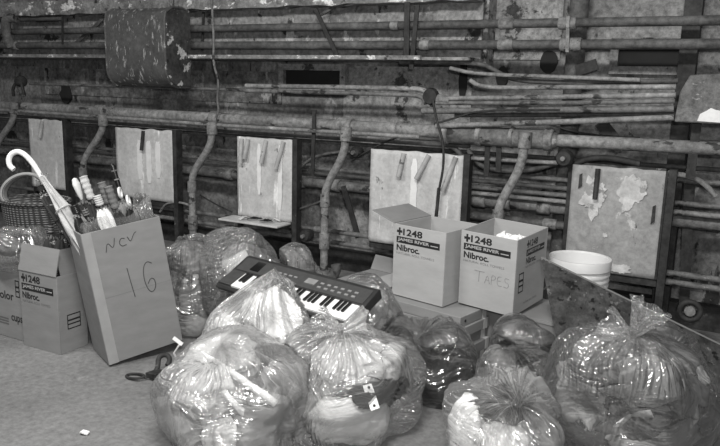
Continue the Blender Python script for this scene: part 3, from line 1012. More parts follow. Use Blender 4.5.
for i in range(4):
    c = MB @ V((.105 + .042 * i, .17 + .06 * (i % 2), hB - .125 + .03 * (i % 2)))
    b = B()
    b.grid(lambda u_, v_: c + V((math.cos(2 * PI * u_) * math.sin(PI * v_), math.sin(2 * PI * u_) * math.sin(PI * v_), math.cos(PI * v_) * .8)) * (.062 * (1 + .6 * noise.noise(V((math.cos(2 * PI * u_) * 2.2, math.sin(2 * PI * u_) * 2.2, v_ * 4 + i * 7))))), 18, 12, True)
    tag(obj('crumpled_paper', b, 'cl_white', sharp=15), ('white crumpled paper in the TAPES carton, at its closed side wall', 'white crumpled paper second from the side wall in the TAPES carton', 'white crumpled paper third from the side wall in the TAPES carton', 'white crumpled paper against the bar coded wall in the TAPES carton')[i], 'paper', 'papers in the TAPES carton')

# flat cartons stacked beneath them
Ms = fr((-1.80, -1.03, 0), -.21)
for i in range(5):
    o = ((.0, 0), (.02, .01), (-.01, .015), (.012, -.004), (0, 0))[i]
    Mx = fr(Ms @ V((o[0], o[1], (.0605 * i))), -.21 + (.0, .02, -.015, .01, 0)[i])
    t = carton('flat_carton', ('lowest flat carton of the stack on the floor', 'second flat carton from the floor in the stack', 'middle flat carton of the stack', 'second flat carton from the top of the stack', 'topmost flat carton, directly under the open towel cartons')[i], Mx, .60, .50, .0595, 'card_dim' if i < 3 else 'card', 'flat box', 'stack of flat cartons', closed=True)
    obj('tape', B().box((-.001, .23, -.0005), (.601, .27, .0598), Mx), 'tape', t)
    obj('end_hole', B().tube([Mx @ V((.601, .05, .03)), Mx @ V((.6035, .05, .03))], .008, 10), 'ink', t)
# low dark crate beside the stack, under the TAPES carton
Mc = fr((-1.155, -.86, 0), -.2)
t = carton('low_crate', 'low grey carton beside the flat stack, under the TAPES carton', Mc, .42, .36, .29, 'card_dim', closed=True)
obj('lid', B().box((-.006, -.006, .275), (.426, .366, .294), Mc), 'card', t)
# wide carton beside the keyboard
p0 = onZ(338, 284, .3)
Mk = fr((-2.17, -.93, 0), -.2)
t = carton('wide_carton', 'plain carton with raised rear flaps behind the keyboard end', Mk, .36, .42, .30, 'card', closed=True)
flap(t, Mk @ V((.0, .42, .30)), Mk @ V((.36, .42, .30)), Mk.to_3x3() @ V((0, .35, .9)), .10, 'card')
flap(t, Mk @ V((.36, .42, .30)), Mk @ V((.36, .05, .30)), Mk.to_3x3() @ V((-.9, 0, .15)), .14, 'card_pale')

# cartons by the tall box
ML = fr((-3.16, -2.125, 0), .017) @ Matrix.Translation((-.309, 0, 0))
t = carton('towel_carton', 'open towel carton standing on the floor against the tall umbrella box', ML, .305, .19, .444, 'card', group='towel cartons')
fm = face_front(ML, .305, .19, .444)
towel_print(fm, .305, .444, t, frac=1.0)
fmr = face_right(ML, .305, .19, .444)
barcode(fmr, .055, .13, .09, .085, t)
flap(t, ML @ V((0, 0, .444)), ML @ V((.305, 0, .444)), ML.to_3x3() @ V((0, .25, 1)), .15, 'card', .0)
flap(t, ML @ V((.305, .185, .444)), ML @ V((.305, .03, .444)), ML.to_3x3() @ V((-.35, 0, 1)), .14, 'card_dim')
Mu = fr((-4.05, -2.10, 0), .0)
t = carton('cup_carton', 'closed cup carton at the far end beside the floor-standing towel carton', Mu, .555, .62, .40, 'card', closed=True)
fm = face_front(Mu, .555, .62, .40)
def cupx(px, py):
    p = onY(px, py, -2.10)
    return p.x + 4.05, p.z


q0, q1 = cupx(-3, 298), cupx(14, 301)
text('printing', 'color', fm @ Matrix.Translation((q0[0], q1[1], 0)), q1[0] - q0[0], .05, 'ink', t, .02)
q0, q1 = cupx(12, 324), cupx(23, 326)
text('printing', 'cups', fm @ Matrix.Translation((q0[0], q1[1], 0)), q1[0] - q0[0], .05, 'ink', t, .02)
q0 = cupx(16, 297)
barcode(fm, q0[0], q0[1], .035, .10, t)
obj('tape', B().box((.24, -.0015, .33), (.30, .62, .4015), Mu), 'tape', t)
q0, q1 = cupx(0, 322), cupx(9, 322)
for i in range(3):
    obj('printing', quadp(fm, q0[0], q0[1] + .016 * i, q1[0], q0[1] + .008 + .016 * i), 'ink_grey', t, flat=True)

# tall box of umbrellas
wN, dN, hN = .414, .30, .722
MN = fr((-2.812, -2.105, 0.012), 1.12, -.03, -.145)
t = carton('tall_box', 'tall leaning cardboard box marked NCV 16 and filled with umbrellas', MN, wN, dN, hN, 'card')
fm = face_front(MN, wN, dN, hN)
obj('tape', B().prism([fm @ V(p) for p in ((.003, 0, .0006), (.055, 0, .0006), (.05, hN, .0006), (.003, hN, .0006))], fm.to_3x3() @ V((0, 0, .001))), 'tape_dim', t)
obj('seam', quadp(fm, .003, .36, wN, .3615), 'card_dim', t, flat=True)
X, Y = wN, hN
stroke(fm, [[(.105, .60), (.12, .655), (.145, .605), (.16, .665)], [(.21, .65), (.19, .655), (.178, .63), (.19, .61), (.215, .615)], [(.225, .655), (.238, .62), (.262, .665), (.275, .67)]], .0022, t)
stroke(fm, [[(.192, .49), (.198, .40), (.205, .325)], [(.325, .482), (.30, .50), (.275, .47), (.268, .40), (.282, .335), (.305, .322), (.325, .35), (.325, .39), (.305, .405), (.285, .375)]], .0024, t)


def folded_umbrella(label, base, tip, mt, hmt, kind='grip', r=.03, cl=.0, hl=.13, bands=False, cat='umbrella', group='umbrellas in the tall box'):
    """folded umbrella standing on its ferrule at base, handle end at tip"""
    a, c = V(base), V(tip)
    ax = (c - a).normalized()
    L = (c - a).length
    t = thing('folded_umbrella', label, cat, a, group)
    q = ax.to_track_quat('Z', 'Y').to_matrix().to_4x4()
    mx = Matrix.Translation(a) @ q
    top = L - hl - cl
    b = B()

    def cv(u_, v_):
        z = .02 + (top - .02) * v_
        rr = (.007 + (r - .007) * min(1, v_ * 1.25)) * (1 - .45 * sst(.93, 1, v_)) if kind != 'hook' else r * (1.0 - .72 * sst(.25, 1, v_))
        th = 2 * PI * u_
        rr *= 1 + .22 * math.cos(8 * th + 3 * v_)
        return mx @ V((rr * math.cos(th), rr * math.sin(th), z))
    b.grid(cv, 32, 22, True)
    obj('canopy', b, mt, t, sharp=60)
    obj('shaft', B().tube([mx @ V((0, 0, 0)), mx @ V((0, 0, L - hl + .01))], .006, 8), 'coupling', t)
    tb = B()
    for k in range(8):
        an = 2 * PI * k / 8 + .2
        p = V((r * .72 * math.cos(an), r * .72 * math.sin(an), top - .004))
        tb.tube([mx @ p, mx @ (p + V((0, 0, .012)))], .003, 6)
    obj('rib_tips', tb, 'coupling', t)
    obj('strap', B().tube([mx @ V((r * 1.08 * math.cos(2 * PI * k / 20) * .8, r * 1.08 * math.sin(2 * PI * k / 20) * .8, top * .6)) for k in range(20)], .006, 6, closed=True), mt, t)
    if kind == 'hook':
        P = [V((0, 0, L - hl)), V((0, 0, L))]
        return t, mx, L
    if kind == 'grip':
        pr_ = [(.011, L - hl)]
        for k in range(9):
            z = L - hl + hl * (k + .5) / 9
            pr_ += [(.020 + .003 * (k % 2), z - .004), (.023 - .003 * (k % 2), z + .004)]
        pr_ += [(.019, L - .004), (.008, L)]
        obj('handle', B().lathe(pr_, 14, mx), hmt, t)
    elif kind == 'paddle':
        obj('handle', B().lathe([(.01, L - hl), (.022, L - hl * .8), (.032, L - hl * .35), (.032, L - .03), (.022, L - .006), (.005, L)], 16, mx @ Matrix.Diagonal((1, .55, 1, 1))), hmt, t)
    elif kind == 'slim':
        obj('handle', B().lathe([(.008, L - hl), (.013, L - hl * .9), (.014, L - .01), (.008, L)], 12, mx), hmt, t)
        for k in range(3):
            z = L - hl * (.2 + .25 * k)
            obj('band', B().lathe([(.0145, z - .004), (.016, z - .003), (.016, z + .003), (.0145, z + .004)], 12, mx, cap=False), 'coupling', t)
    elif kind == 'ring':
        obj('handle', B().tube([mx @ V((.028 * math.cos(2 * PI * k / 20), 0, L - .028 + .028 * math.sin(2 * PI * k / 20))) for k in range(20)], .007, 8, closed=True), hmt, t)
    return t, mx, L


bot = lambda f, g: MN @ V((wN * f, dN * g, .02))


def tipx(px, py, t_):
    return at(px, py, t_)


umb = [
    ('umbrella with a pale ribbed grip, second handle from the paddle', (.58, .5), (83, 176), 3.72, 'cl_dark', 'cl_pale', 'grip', .028, .13),
    ('umbrella with a pale paddle-shaped handle standing in the tall box', (.44, .45), (74, 178), 3.70, 'cl_dark', 'plastic_white', 'paddle', .03, .12),
    ('umbrella with a stubby dark ribbed grip beside the pale ribbed one', (.74, .6), (101, 182), 3.78, 'cl_mid', 'cl_mid', 'grip', .032, .12),
    ('umbrella with a second dark grip leaning beside the stubby one', (.82, .5), (108, 186), 3.76, 'cl_dark', 'cl_mid', 'grip', .03, .13),
    ('slim black umbrella with pale bands, tallest towards the white panel', (.92, .75), (112, 164), 3.95, 'cl_dark', 'ebony', 'slim', .022, .20),
    ('umbrella with a small white ring handle at the back of the tall box', (.80, .8), (119, 188), 3.9, 'cl_grey', 'plastic_white', 'ring', .03, .06),
    ('pale umbrella with a short white handle in the middle of the tall box', (.62, .3), (97, 196), 3.70, 'cl_white', 'cl_pale', 'grip', .036, .05),
    ('dark umbrella with shiny canopy whose grip is lowest at the box front', (.38, .25), (74, 206), 3.62, 'black_gloss', 'black_gloss', 'grip', .035, .04),
    ('black umbrella with looped white cord behind the clear liner', (.88, .35), (127, 196), 3.80, 'black_gloss', 'plastic_white', 'ring', .034, .05),
    ('black umbrella wedged between shiny dark canopy and pale umbrella', (.50, .28), (84, 208), 3.62, 'cl_dark', 'black_gloss', 'slim', .034, .05),
]
for lab, (f, g), p, tt, mt, hm, kd, r, hl in umb:
    folded_umbrella(lab, bot(f, g), tipx(p[0], p[1], tt), mt, hm, kd, r, .02, hl)
# white cane umbrella with the crook handle
base = at(97, 260, 3.66)
crook = at(40, 174, 3.74)
t, mx, L = folded_umbrella('pale umbrella with a large white crook handle leaning out of the tall box', base, crook, 'ridged', 'plastic_white', 'hook', .047, .0, .02)
P = [at(*p, 3.74) for p in ((42, 178), (38, 171), (32, 162), (25, 154.5), (18, 151), (11.5, 153.5), (8.5, 159), (9.5, 166), (14, 169.5))]
P = smooth(P, 2)
obj('handle', B().tube(P, [.0125 + .002 * min(1, i / 8) for i in range(len(P))], 12), 'plastic_white', t)
folded_umbrella('dark umbrella with a row of pale rib tips, lying along the crook-handled one', at(84, 262, 3.76), at(41, 187, 3.84), 'cl_print', 'cl_dark', 'grip', .030, .01, .03)
# clear liner folded over the rim of the tall box
b = B()


def liner(u_, v_):
    s = (u_ % 1) * 4
    i = int(s) % 4
    f = s - int(s)
    c4 = [(.0, .0), (wN, .0), (wN, dN), (.0, dN)]
    a, c = c4[i], c4[(i + 1) % 4]
    x, y = a[0] + (c[0] - a[0]) * f, a[1] + (c[1] - a[1]) * f
    nz = noise.noise(V((x * 9, y * 9, 1.3)))
    n2 = noise.noise(V((x * 26, y * 26, v_ * 3)))
    k = -.13 + .02 * math.sin(PI * v_) + .01 * n2
    cx, cy = wN / 2, dN / 2
    x2, y2 = cx + (x - cx) * (1 + k), cy + (y - cy) * (1 + k)
    z = hN - .10 + v_ * (.15 + .03 * nz) + .008 * n2 * v_ + (.055 * sst(.6, 1, x / wN) * v_ if y < .02 or x > wN - .02 else 0)
    return MN @ V((x2 + .012 * n2 * v_, y2 + .02 * nz * v_, z))


b.grid(liner, 140, 14, True).fold_coords()
tag(obj('plastic_liner', b, FILM_TOP, sharp=180), 'clear crinkled plastic liner sticking up around the umbrellas', 'plastic liner')
# dark umbrellas in the small towel carton
for i, (f, p) in enumerate(((.42, (44, 226)), (.64, (53, 224)))):
    folded_umbrella(('dark rolled umbrella in the floor-standing towel carton, at its flap', 'dark rolled umbrella in the floor-standing towel carton, beside the tall box')[i], ML @ V((.305 * f, .09 + .02 * i, .01)), ML @ V((.305 * f + .01, .12 + .02 * i, .70)), 'cl_print', 'cl_dark', 'slim', .036, .02, .06, group='umbrellas in the towel carton')

# wicker basket on the cup carton
bc = V((-3.80, -1.75, .402))
t = thing('wicker_basket', 'dark wicker basket standing on the cup carton at the far end', 'basket', bc)
mxb = Matrix.Translation(bc) @ Matrix.Rotation(.2, 4, 'Z') @ Matrix.Diagonal((1.0, .8, 1, 1))
obj('bowl', B().lathe([(.0, 0), (.15, .0), (.175, .04), (.20, .20), (.215, .345), (.205, .35), (.195, .34), (.18, .20), (.16, .05), (.0, .03)], 48, mxb, cap=False), 'basket', t)
rp = [mxb @ V((.212 * math.cos(2 * PI * k / 48), .212 * math.sin(2 * PI * k / 48), .348 + .004 * (k % 2))) for k in range(48)]
obj('rim', B().tube(rp, .013, 8, closed=True), 'basket', t)
# broad looped strap lying over the basket's rim
hc = at(24, 190, 4.25)
b = B()
ring_o, ring_w = .14, .03
axu, axv = RR * .93 + UU * .36, UU * .93 - RR * .36
axn = axu.cross(axv).normalized()


def loopf(u_, v_):
    a = -.35 + (PI + .7) * u_
    k = 1 + .16 * math.sin(PI * v_)
    return hc + axu * (ring_o * math.cos(a)) + axv * (ring_o * .72 * math.sin(a)) + axn * (ring_w * 1.9 * (v_ - .5)) + axv * (.0)


b.grid(loopf, 40, 6)
o = obj('carry_strap', b, 'cl_strap')
md = o.modifiers.new('thickness', 'SOLIDIFY')
md.thickness = .02
tag(o, 'broad pale looped strap standing up out of the wicker basket', 'strap')
b = B()
b.grid(lambda u_, v_: hc + axu * (ring_o * .86 * math.cos(-.35 + (PI + .7) * u_)) + axv * (ring_o * .6 * math.sin(-.35 + (PI + .7) * u_)) + axn * (.07 * (v_ - .5)), 40, 4)
lin = obj('lining', b, 'cl_dark', o, label='dark inner lining')

# ------------------------------------------------------------------ bucket, plank
bcen = at(580, 258, 4.1)
rb = 61 / 2 / FPX * 4.1
ht = bcen.z
t = thing('plastic_bucket', 'white plastic bucket behind the leaning dark board', 'bucket', (bcen.x, bcen.y, 0))
mxb = Matrix.Translation((bcen.x, bcen.y, 0))
obj('pail', B().lathe([(0, 0), (rb * .8, 0), (rb * .92, ht - .10), (rb * .925, ht - .002), (rb * .9, ht - .002), (rb * .78, .02), (0, .02)], 48, mxb, cap=False), 'plastic_white', t)
obj('rim', B().lathe([(rb * .9, ht - .004), (rb * .92, ht + .006), (rb * .985, ht + .006), (rb * 1.0, ht - .002), (rb * 1.0, ht - .05), (rb * .97, ht - .056), (rb * .925, ht - .05)], 48, mxb, cap=False), 'plastic_white', t)
for k in range(3):
    z = ht - .082 - .032 * k
    rr = rb * (.965 - .01 * k)
    obj('ridge', B().lathe([(rb * .9, z + .01), (rr, z + .009), (rr + .003, z), (rr, z - .009), (rb * .89, z - .01)], 48, mxb, cap=False), 'plastic_white', t)
for s in (-1, 1):
    c = V((bcen.x, bcen.y, ht - .07)) + RR * (rb * .96 * s)
    obj('ear', B().lathe([(.001, -.01), (.018, -.008), (.018, .008), (.001, .01)], 12, Matrix.Translation(c) @ Matrix.Rotation(PI / 2, 4, 'Y')), 'plastic_white', t)
TL, TR = at(541, 258, 3.66), at(722, 346, 3.42)
BL = at(556, 340, 3.52)
BR_ = TR + (BL - TL) * 1.0
BL.z = max(BL.z, .02)
BL2 = BL + (BL - TL) * .55
BR2 = TR + (BL2 - TL)
for p in (BL2, BR2):
    p.z = max(p.z, .004)
lb = tag(obj('leaning_board', B().prism([TL, TR, BR2, BL2], (.002, .010, .003)), 'plank'), 'dark scuffed board leaning in front of the white bucket', 'board')
obj('edge_strip', B().prism([TL, TR, TR + V((.002, .010, .003)), TL + V((.002, .010, .003))], (0, 0, .002)), 'card_dim', lb, label='pale top edge')  # strip paler than the board along its top edge

# ------------------------------------------------------------------ keyboard
MKB = fr((-1.476, -1.898, .444), -.123, .364, .031)
Lk, Dk, Tk = .872, .265, .046
k0 = (-1.476, -1.898, .444)
t = thing('music_keyboard', 'black electronic music keyboard lying across the plastic bags', 'keyboard', MKB @ V((-Lk / 2, Dk / 2, -Tk)))
b = B()
b.prism([MKB @ V(p) for p in ((0, -.012, -.022), (0, .0, -.008), (0, .115, -.008), (0, .125, .0), (0, Dk - .02, .012), (0, Dk, .004), (0, Dk, -Tk), (0, 0, -Tk))], MKB.to_3x3() @ V((-Lk, 0, 0)))
obj('case', b, 'kb', t, bevel=.004)
obj('control_panel', B().prism([MKB @ V(p) for p in ((-.02, .135, .0025), (-.02, Dk - .03, .0115), (-Lk + .02, Dk - .03, .0115), (-Lk + .02, .135, .0025))], MKB.to_3x3() @ V((0, 0, .0016))), 'kb_pan', t)
nwh = 29
x0k, x1k = -Lk + .105, -.022
wk = (x1k - x0k) / nwh
proto_w = proto_b = None


def kcopy(proto, dx):
    o = proto.copy()
    COL.objects.link(o)
    o.location = proto.location + (MKB.to_3x3() @ V((dx, 0, 0)))
    return o


proto_w = obj('white_key', B().box((x0k + .0008, .004, -.009), (x0k + wk - .0008, .118, .004), MKB), 'ivory', t, bevel=.0012)
proto_b = obj('black_key', B().box((x0k + wk - wk * .29, .045, .0), (x0k + wk + wk * .29, .118, .013), MKB), 'ebony', t, bevel=.0012)
for i in range(1, nwh):
    kcopy(proto_w, wk * i)
for i in range(1, nwh - 1):
    if i % 7 in (0, 1, 3, 4, 5):
        kcopy(proto_b, wk * i)
# speaker grille left, display, buttons
obj('speaker_panel', B().box((-Lk + .008, .008, -.006), (-Lk + .098, .128, .0015), MKB), 'kb_pan', t, bevel=.002)
for i in range(5):
    obj('speaker_slot', B().box((-Lk + .11 + .012 * i, .15, .004), (-Lk + .116 + .012 * i, .225, .0135), MKB), 'ebony', t)
obj('display', B().box((-.40, .165, .004), (-.335, .205, .0125), MKB), 'kb_mark', t)
for i in range(6):
    for j in range(2):
        obj('button', B().box((-.31 + .042 * i, .155 + .03 * j, .003), (-.29 + .042 * i, .167 + .03 * j, .0115 + .001 * j), MKB), 'kb_mark', t)
for i in range(5):
    obj('button', B().box((-.62 + .035 * i, .18, .004), (-.60 + .035 * i, .19, .0125), MKB), 'kb_mark', t)

# ------------------------------------------------------------------ polythene bags
from mathutils.bvhtree import BVHTree
SOLID = []      # (bvh, lo, hi) of what is already standing there


def add_solid(o, dest=None):
    """take an object (with its children) into the list of things that later soft bodies press against"""
    for q in [o] + list(o.children_recursive):
        if q.type != 'MESH':
            continue
        mw = Matrix.Translation(q.location if q.parent is None else (0, 0, 0)) if q.parent is None else Matrix.Translation(q.location)
        vs = [mw @ v.co for v in q.data.vertices]
        if not vs:
            continue
        lo = V([min(v[i] for v in vs) for i in range(3)])
        hi = V([max(v[i] for v in vs) for i in range(3)])
        (SOLID if dest is None else dest).append((BVHTree.FromPolygons(vs, [tuple(p.vertices) for p in q.data.polygons]), lo, hi))


def press(bm, cen, solids, gap=.006):
    """pull every vertex back towards the body's centre until nothing lies between"""
    cen = V(cen)
    vs = list(bm.verts)
    lo = V([min(v.co[i] for v in vs) for i in range(3)])
    hi = V([max(v.co[i] for v in vs) for i in range(3)])
    near = [b_ for b_, l, h in solids if all(l[i] < hi[i] and h[i] > lo[i] for i in range(3))]
    if not near:
        return
    for v in vs:
        d = v.co - cen
        L = d.length
        if L < 1e-5:
            continue
        d /= L
        for b_ in near:
            hit = b_.ray_cast(cen, d, L + gap)
            if hit[0] is not None and hit[3] < L + gap:
                L = max(hit[3] - gap, .01)
        v.co = cen + d * L


INSIDE = []
rs_ = random.Random(99)
FD = []
for k in range(14):
    v_ = V((rs_.gauss(0, 1), rs_.gauss(0, 1), rs_.gauss(0, .8))).normalized()
    FD.append((v_, rs_.uniform(.75, 1.4), rs_.uniform(0, 9)))


def tri(x):
    return abs((x % 1.0) - .5) * 2 - .5


def crumple(q, f, k0=0, n=5, sharp=.4):
    """straight sharp folds in several directions, each only in patches"""
    s = 0
    for k in range(n):
        d, m_, ph = FD[(k0 + k) % 14]
        w_ = noise.noise(q * (f * .30) + V((k * 7.1, ph, k0)))
        w_ = sst(-.1, .35, w_)
        if w_ > 0:
            s += tri(q.dot(d) * f * m_ * .5 + ph + .45 * noise.noise(q * f * .25 + V((ph, k, 0)))) * w_
    return s


CUR = {}


def bag(label, px, ytop, t_, wpx, fm, seed, neck=None, ry=None, h=None, pleat=14, z0=0.0, fold=1.0, cat='plastic bag', tails=(), res=(170, 110), sq=.72, lean=(0, 0), group=None, knot=.06):
    top = at(px, ytop, t_)
    H = (h if h else top.z - z0)
    rx = wpx / 2 / FPX * t_
    ry = ry or rx * .92
    ln = RR * (lean[0] / FPX * t_) + V((-RR.y, RR.x, 0)) * lean[1]
    ln.z = 0
    cx, cy = top.x, top.y
    nk = V(neck) if neck is not None else None
    so = V((seed * 3.7, seed * 1.3, -seed * 2.1))
    ax1 = V((RR.x, RR.y, 0)).normalized()
    ax2 = V((-ax1.y, ax1.x, 0))
    cen = V((cx, cy, z0 + H * .42)) + ln * .42
    b = B()

    def fn(u_, v_):
        th = 2 * PI * u_
        ph = -PI / 2 + PI * v_
        c, s = max(0, math.cos(ph)), math.sin(ph)
        rad = c ** (sq if s > 0 else .5)
        zz = .5 + .5 * (abs(s) ** .85) * (1 if s > 0 else -1)
        bulge = 1 + .08 * math.cos(PI * (zz - .2))
        p = V((cx, cy, z0)) + (ax1 * math.cos(th) * rx + ax2 * math.sin(th) * ry) * rad * bulge + ln * zz
        p.z = z0 + zz * H
        n_ = (p - cen).normalized()
        q = p + so
        d = .09 * noise.noise(q * 2.3) + .03 * noise.noise(q * 5.1) + .055 * crumple(q, 4.5, seed) + .016 * crumple(q, 11, seed + 5) + .003 * crumple(q, 25, seed + 9)
        p = p + n_ * d * fold
        if nk is not None:
            ww = sst(.62, 1.0, v_) ** 1.6
            tgt = nk + (V((p.x, p.y, 0)) - V((cx, cy, 0)) - ln) * knot
            k = sst(.40, .98, v_)
            amp = (.030 * k * (1 - ww) + .007) * (1 if v_ < .995 else .3)
            pt = pleat * th + 4 * noise.noise(V((math.cos(th), math.sin(th), seed)) * 1.3)
            ple = 1.6 * tri(pt / (2 * PI)) + .9 * tri(pt * 2.37 / (2 * PI) + seed)
            p = p + n_ * ple * amp * k * fold
            p = p.lerp(tgt, ww)
        if p.z < z0 + .004:
            p.z = z0 + .004 + .002 * (noise.noise(q * 12) + 1)
        return p
    b.grid(fn, res[0], res[1], True).fold_coords()
    bmesh.ops.remove_doubles(b.bm, verts=b.bm.verts, dist=.0004)
    press(b.bm, cen, SOLID, .02)
    for v in b.bm.verts:
        v.co.z = max(v.co.z, z0 + .003)
    o = obj('plastic_bag', b, fm, sharp=180)
    tag(o, label, cat, group)
    INSIDE.clear()
    add_solid(o, INSIDE)
    SOLID.append(INSIDE[0])
    CUR['bvh'], CUR['cen'], CUR['t'], CUR['zmin'] = INSIDE[0][0], cen, t_, z0 + .012
    for j, (tp, flare, flat_) in enumerate(tails):
        st = nk
        tp = V(tp)
        ax = (tp - st).normalized()
        L = (tp - st).length
        side = ax.cross(fw).normalized()
        oth = ax.cross(side).normalized()
        b = B()

        def tf(u_, v_):
            th = 2 * PI * u_
            rr = .014 + flare * v_ ** 1.1
            rr *= 1 + .45 * tri(7 * u_ + .2 * seed + j) + .25 * tri(13 * u_ + .3 * v_)
            ext = L * v_ * (1 + .16 * math.cos(3 * th + seed + j * 2) + .12 * noise.noise(V((math.cos(th) * 2, math.sin(th) * 2, seed + j))))
            p = st + ax * ext + side * (rr * math.cos(th)) + oth * (rr * flat_ * math.sin(th))
            q = p + so
            return p + (side * crumple(q, 16, j) + oth * crumple(q, 16, j + 4)) * .022 * v_
        b.grid(tf, 84, 26, True).fold_coords(.4)
        obj('gathered_top', b, FILM_TOP, o, sharp=180)
    return o


def under(px, py, dep=.014):
    """a point just inside the current bag's film, on the near side"""
    d = ray(px, py)
    hit = CUR['bvh'].ray_cast(CAMP, d.normalized())
    if hit[0] is None:
        return at(px, py, CUR['t'])
    return hit[0] + d.normalized() * dep


def under_path(px, dep, n=4):
    out = []
    for a, c in zip(px, px[1:]):
        for k in range(n):
            out.append(under(a[0] + (c[0] - a[0]) * k / n, a[1] + (c[1] - a[1]) * k / n, dep))
    out.append(under(px[-1][0], px[-1][1], dep))
    # even out bumps, keeping clear of the film
    for _ in range(3):
        for i in range(1, len(out) - 1):
            m_ = (out[i - 1] + out[i + 1]) / 2
            if (m_ - CAMP).length > (out[i] - CAMP).length:
                out[i] = out[i].lerp(m_, .6)
    return out


def lump(name, label, c, rad, seed, mt, amp=.22, cat='garment', group=None, e=1.0, yaw=0.0, res=(84, 58), freq=1.0, free=False, zmin=.012):
    """crumpled cloth: a soft flattened body with deep folds, pressed against the bag it lies in and its neighbours"""
    so = V((seed * 2.3, -seed * 1.9, seed * .7))
    c = V(c)
    rx, ry, rz = rad
    if not free and CUR:
        d = c - CUR['cen']
        hit = CUR['bvh'].ray_cast(CUR['cen'], d.normalized())
        if hit[0] is not None and d.length > 1e-4:
            lim = max(hit[3] - .55 * min(rad), .02)
            if d.length > lim:
                c = CUR['cen'] + d.normalized() * lim
        zmin = CUR['zmin']
    cyw, syw = math.cos(yaw), math.sin(yaw)
    mean = (rx + ry + rz) / 3
    b = B()

    def fn(u_, v_):
        th, ph = 2 * PI * u_, -PI / 2 + PI * v_
        sg = lambda x, k: math.copysign(abs(x) ** k, x)
        d = V((sg(math.cos(th), e) * sg(math.cos(ph), e), sg(math.sin(th), e) * sg(math.cos(ph), e), sg(math.sin(ph), e)))
        dn = d.normalized() if d.length > 0 else d
        q = dn * 1.4 * freq + so
        k = amp * (.9 * noise.noise(q) + .75 * crumple(q, 1.7, seed, 4) + .40 * crumple(q, 3.6, seed + 3, 4) + .16 * rid(q * 6))
        p = V((d.x * rx, d.y * ry, d.z * rz)) * (1 + k)
        p = V((p.x * cyw - p.y * syw, p.x * syw + p.y * cyw, p.z)) + c
        p.z = max(p.z, zmin)
        return p
    b.grid(fn, res[0], res[1], True)
    bmesh.ops.remove_doubles(b.bm, verts=b.bm.verts, dist=.0004)
    if not free:
        press(b.bm, c, INSIDE, .011)
    o = tag(obj(name, b, mt, sharp=180), label, cat, group)
    if not free:
        add_solid(o, INSIDE)
    return o


def strip(name, label, pts, w, mt, cat, th=.003, up=None):
    P = smooth(pts, 2)
    b = B()
    u_ = V(up) if up is not None else -fw
    Q = []
    for i, p in enumerate(P):
        tg = (P[min(i + 1, len(P) - 1)] - P[max(0, i - 1)]).normalized()
        s_ = tg.cross(u_).normalized() * w / 2 * (1 + .25 * noise.noise(p * 20))
        Q.append((p - s_, p, p + s_))
    rows = [b.verts([q[0], q[1] + u_ * .003, q[2]]) for q in Q]
    for a, c in zip(rows, rows[1:]):
        for k in range(2):
            b.face([a[k], a[k + 1], c[k + 1], c[k]])
    o = obj(name, b, mt)
    md = o.modifiers.new('thickness', 'SOLIDIFY')
    md.thickness = th
    return tag(o, label, cat)


for o in list(COL.objects):
    if o.parent is None and o.name.split('.')[0] in ('music_keyboard', 'flat_carton', 'low_crate', 'wide_carton', 'towel_carton', 'cup_carton', 'tall_box', 'leaning_board', 'plastic_bucket', 'wicker_basket'):
        add_solid(o)
G = 'clear plastic bags heaped on the floor'
# --- front bag with the straps
bag('front milky bag holding pale straps, nearest the tall umbrella box', 258, 340, 2.86, 174, FILM_MILKY, 21, ry=.30, group=G, lean=(-42, 0), fold=1.1)
a_ = under_path(((200, 354), (214, 362), (236, 376), (258, 391), (276, 404)), .022)
b_ = under_path(((202, 360), (213, 378), (234, 405), (256, 424), (274, 434)), .022)
lump('garment', 'pale crumpled garment with white patches under the straps', at(206, 392, 2.78), (.15, .10, .12), 23, 'cl_pale', .35)
lump('garment', 'grey garment across the bottom of the strap bag', at(262, 430, 2.76), (.21, .14, .13), 24, 'cl_grey', .3)
lump('garment', 'grey garment near the open floor edge of the strap bag', at(185, 425, 2.86), (.13, .16, .12), 25, 'cl_grey', .3)
lump('garment', 'grey garment facing the towel bag in the strap bag', at(285, 405, 2.90), (.13, .14, .14), 26, 'cl_grey', .3)
lump('garment', 'pale garment at the top of the strap bag below its fold', at(222, 362, 2.92), (.15, .14, .09), 28, 'cl_pale', .3)
lump('garment', 'white rumpled cloth low in the front of the strap bag', at(228, 440, 2.68), (.10, .07, .09), 27, 'cl_pale', .3, 'cloth')
strip('strap', 'upper pale strap crossing the front milky bag', a_, .030, 'cl_white', 'strap')
strip('strap', 'lower pale strap crossing the front milky bag', b_, .028, 'cl_white', 'strap')
# --- centre bag with the tag
bag('large milky bag at the centre with a white towel and perforated tag', 347, 320, 3.0, 134, FILM_MILKY, 33, neck=at(342, 331, 2.90), group=G, tails=[(at(318, 320, 2.93), .045, .6), (at(366, 322, 2.93), .045, .6)], pleat=13)
tagp = under(371, 397, .02)
wl_ = [under(*p, .016) for p in ((366, 376), (378, 378), (390, 388), (392, 397), (384, 400), (372, 396), (368, 392))]
lump('towel_bundle', 'bright white towel spilling at the bottom of the tag bag', at(364, 440, 2.80), (.22, .13, .10), 35, 'cl_white', .18, 'towel', yaw=.3)
lump('garment', 'black garment band above the white towel in the tag bag', at(386, 396, 2.90), (.17, .16, .07), 36, 'cl_dark', .22)
lump('garment', 'pale grey garment upright at the side of the tag bag', at(404, 362, 2.97), (.07, .12, .11), 37, 'cl_pale', .2)
lump('garment', 'pale garment in the upper middle of the tag bag', at(352, 362, 2.95), (.16, .13, .09), 38, 'cl_pale', .28)
lump('garment', 'pale garment facing the pointed bag in the tag bag', at(306, 372, 2.97), (.10, .12, .13), 39, 'cl_pale', .3)
lump('garment', 'grey garment low in the corner of the tag bag', at(312, 418, 3.0), (.12, .12, .12), 40, 'cl_mid', .3)
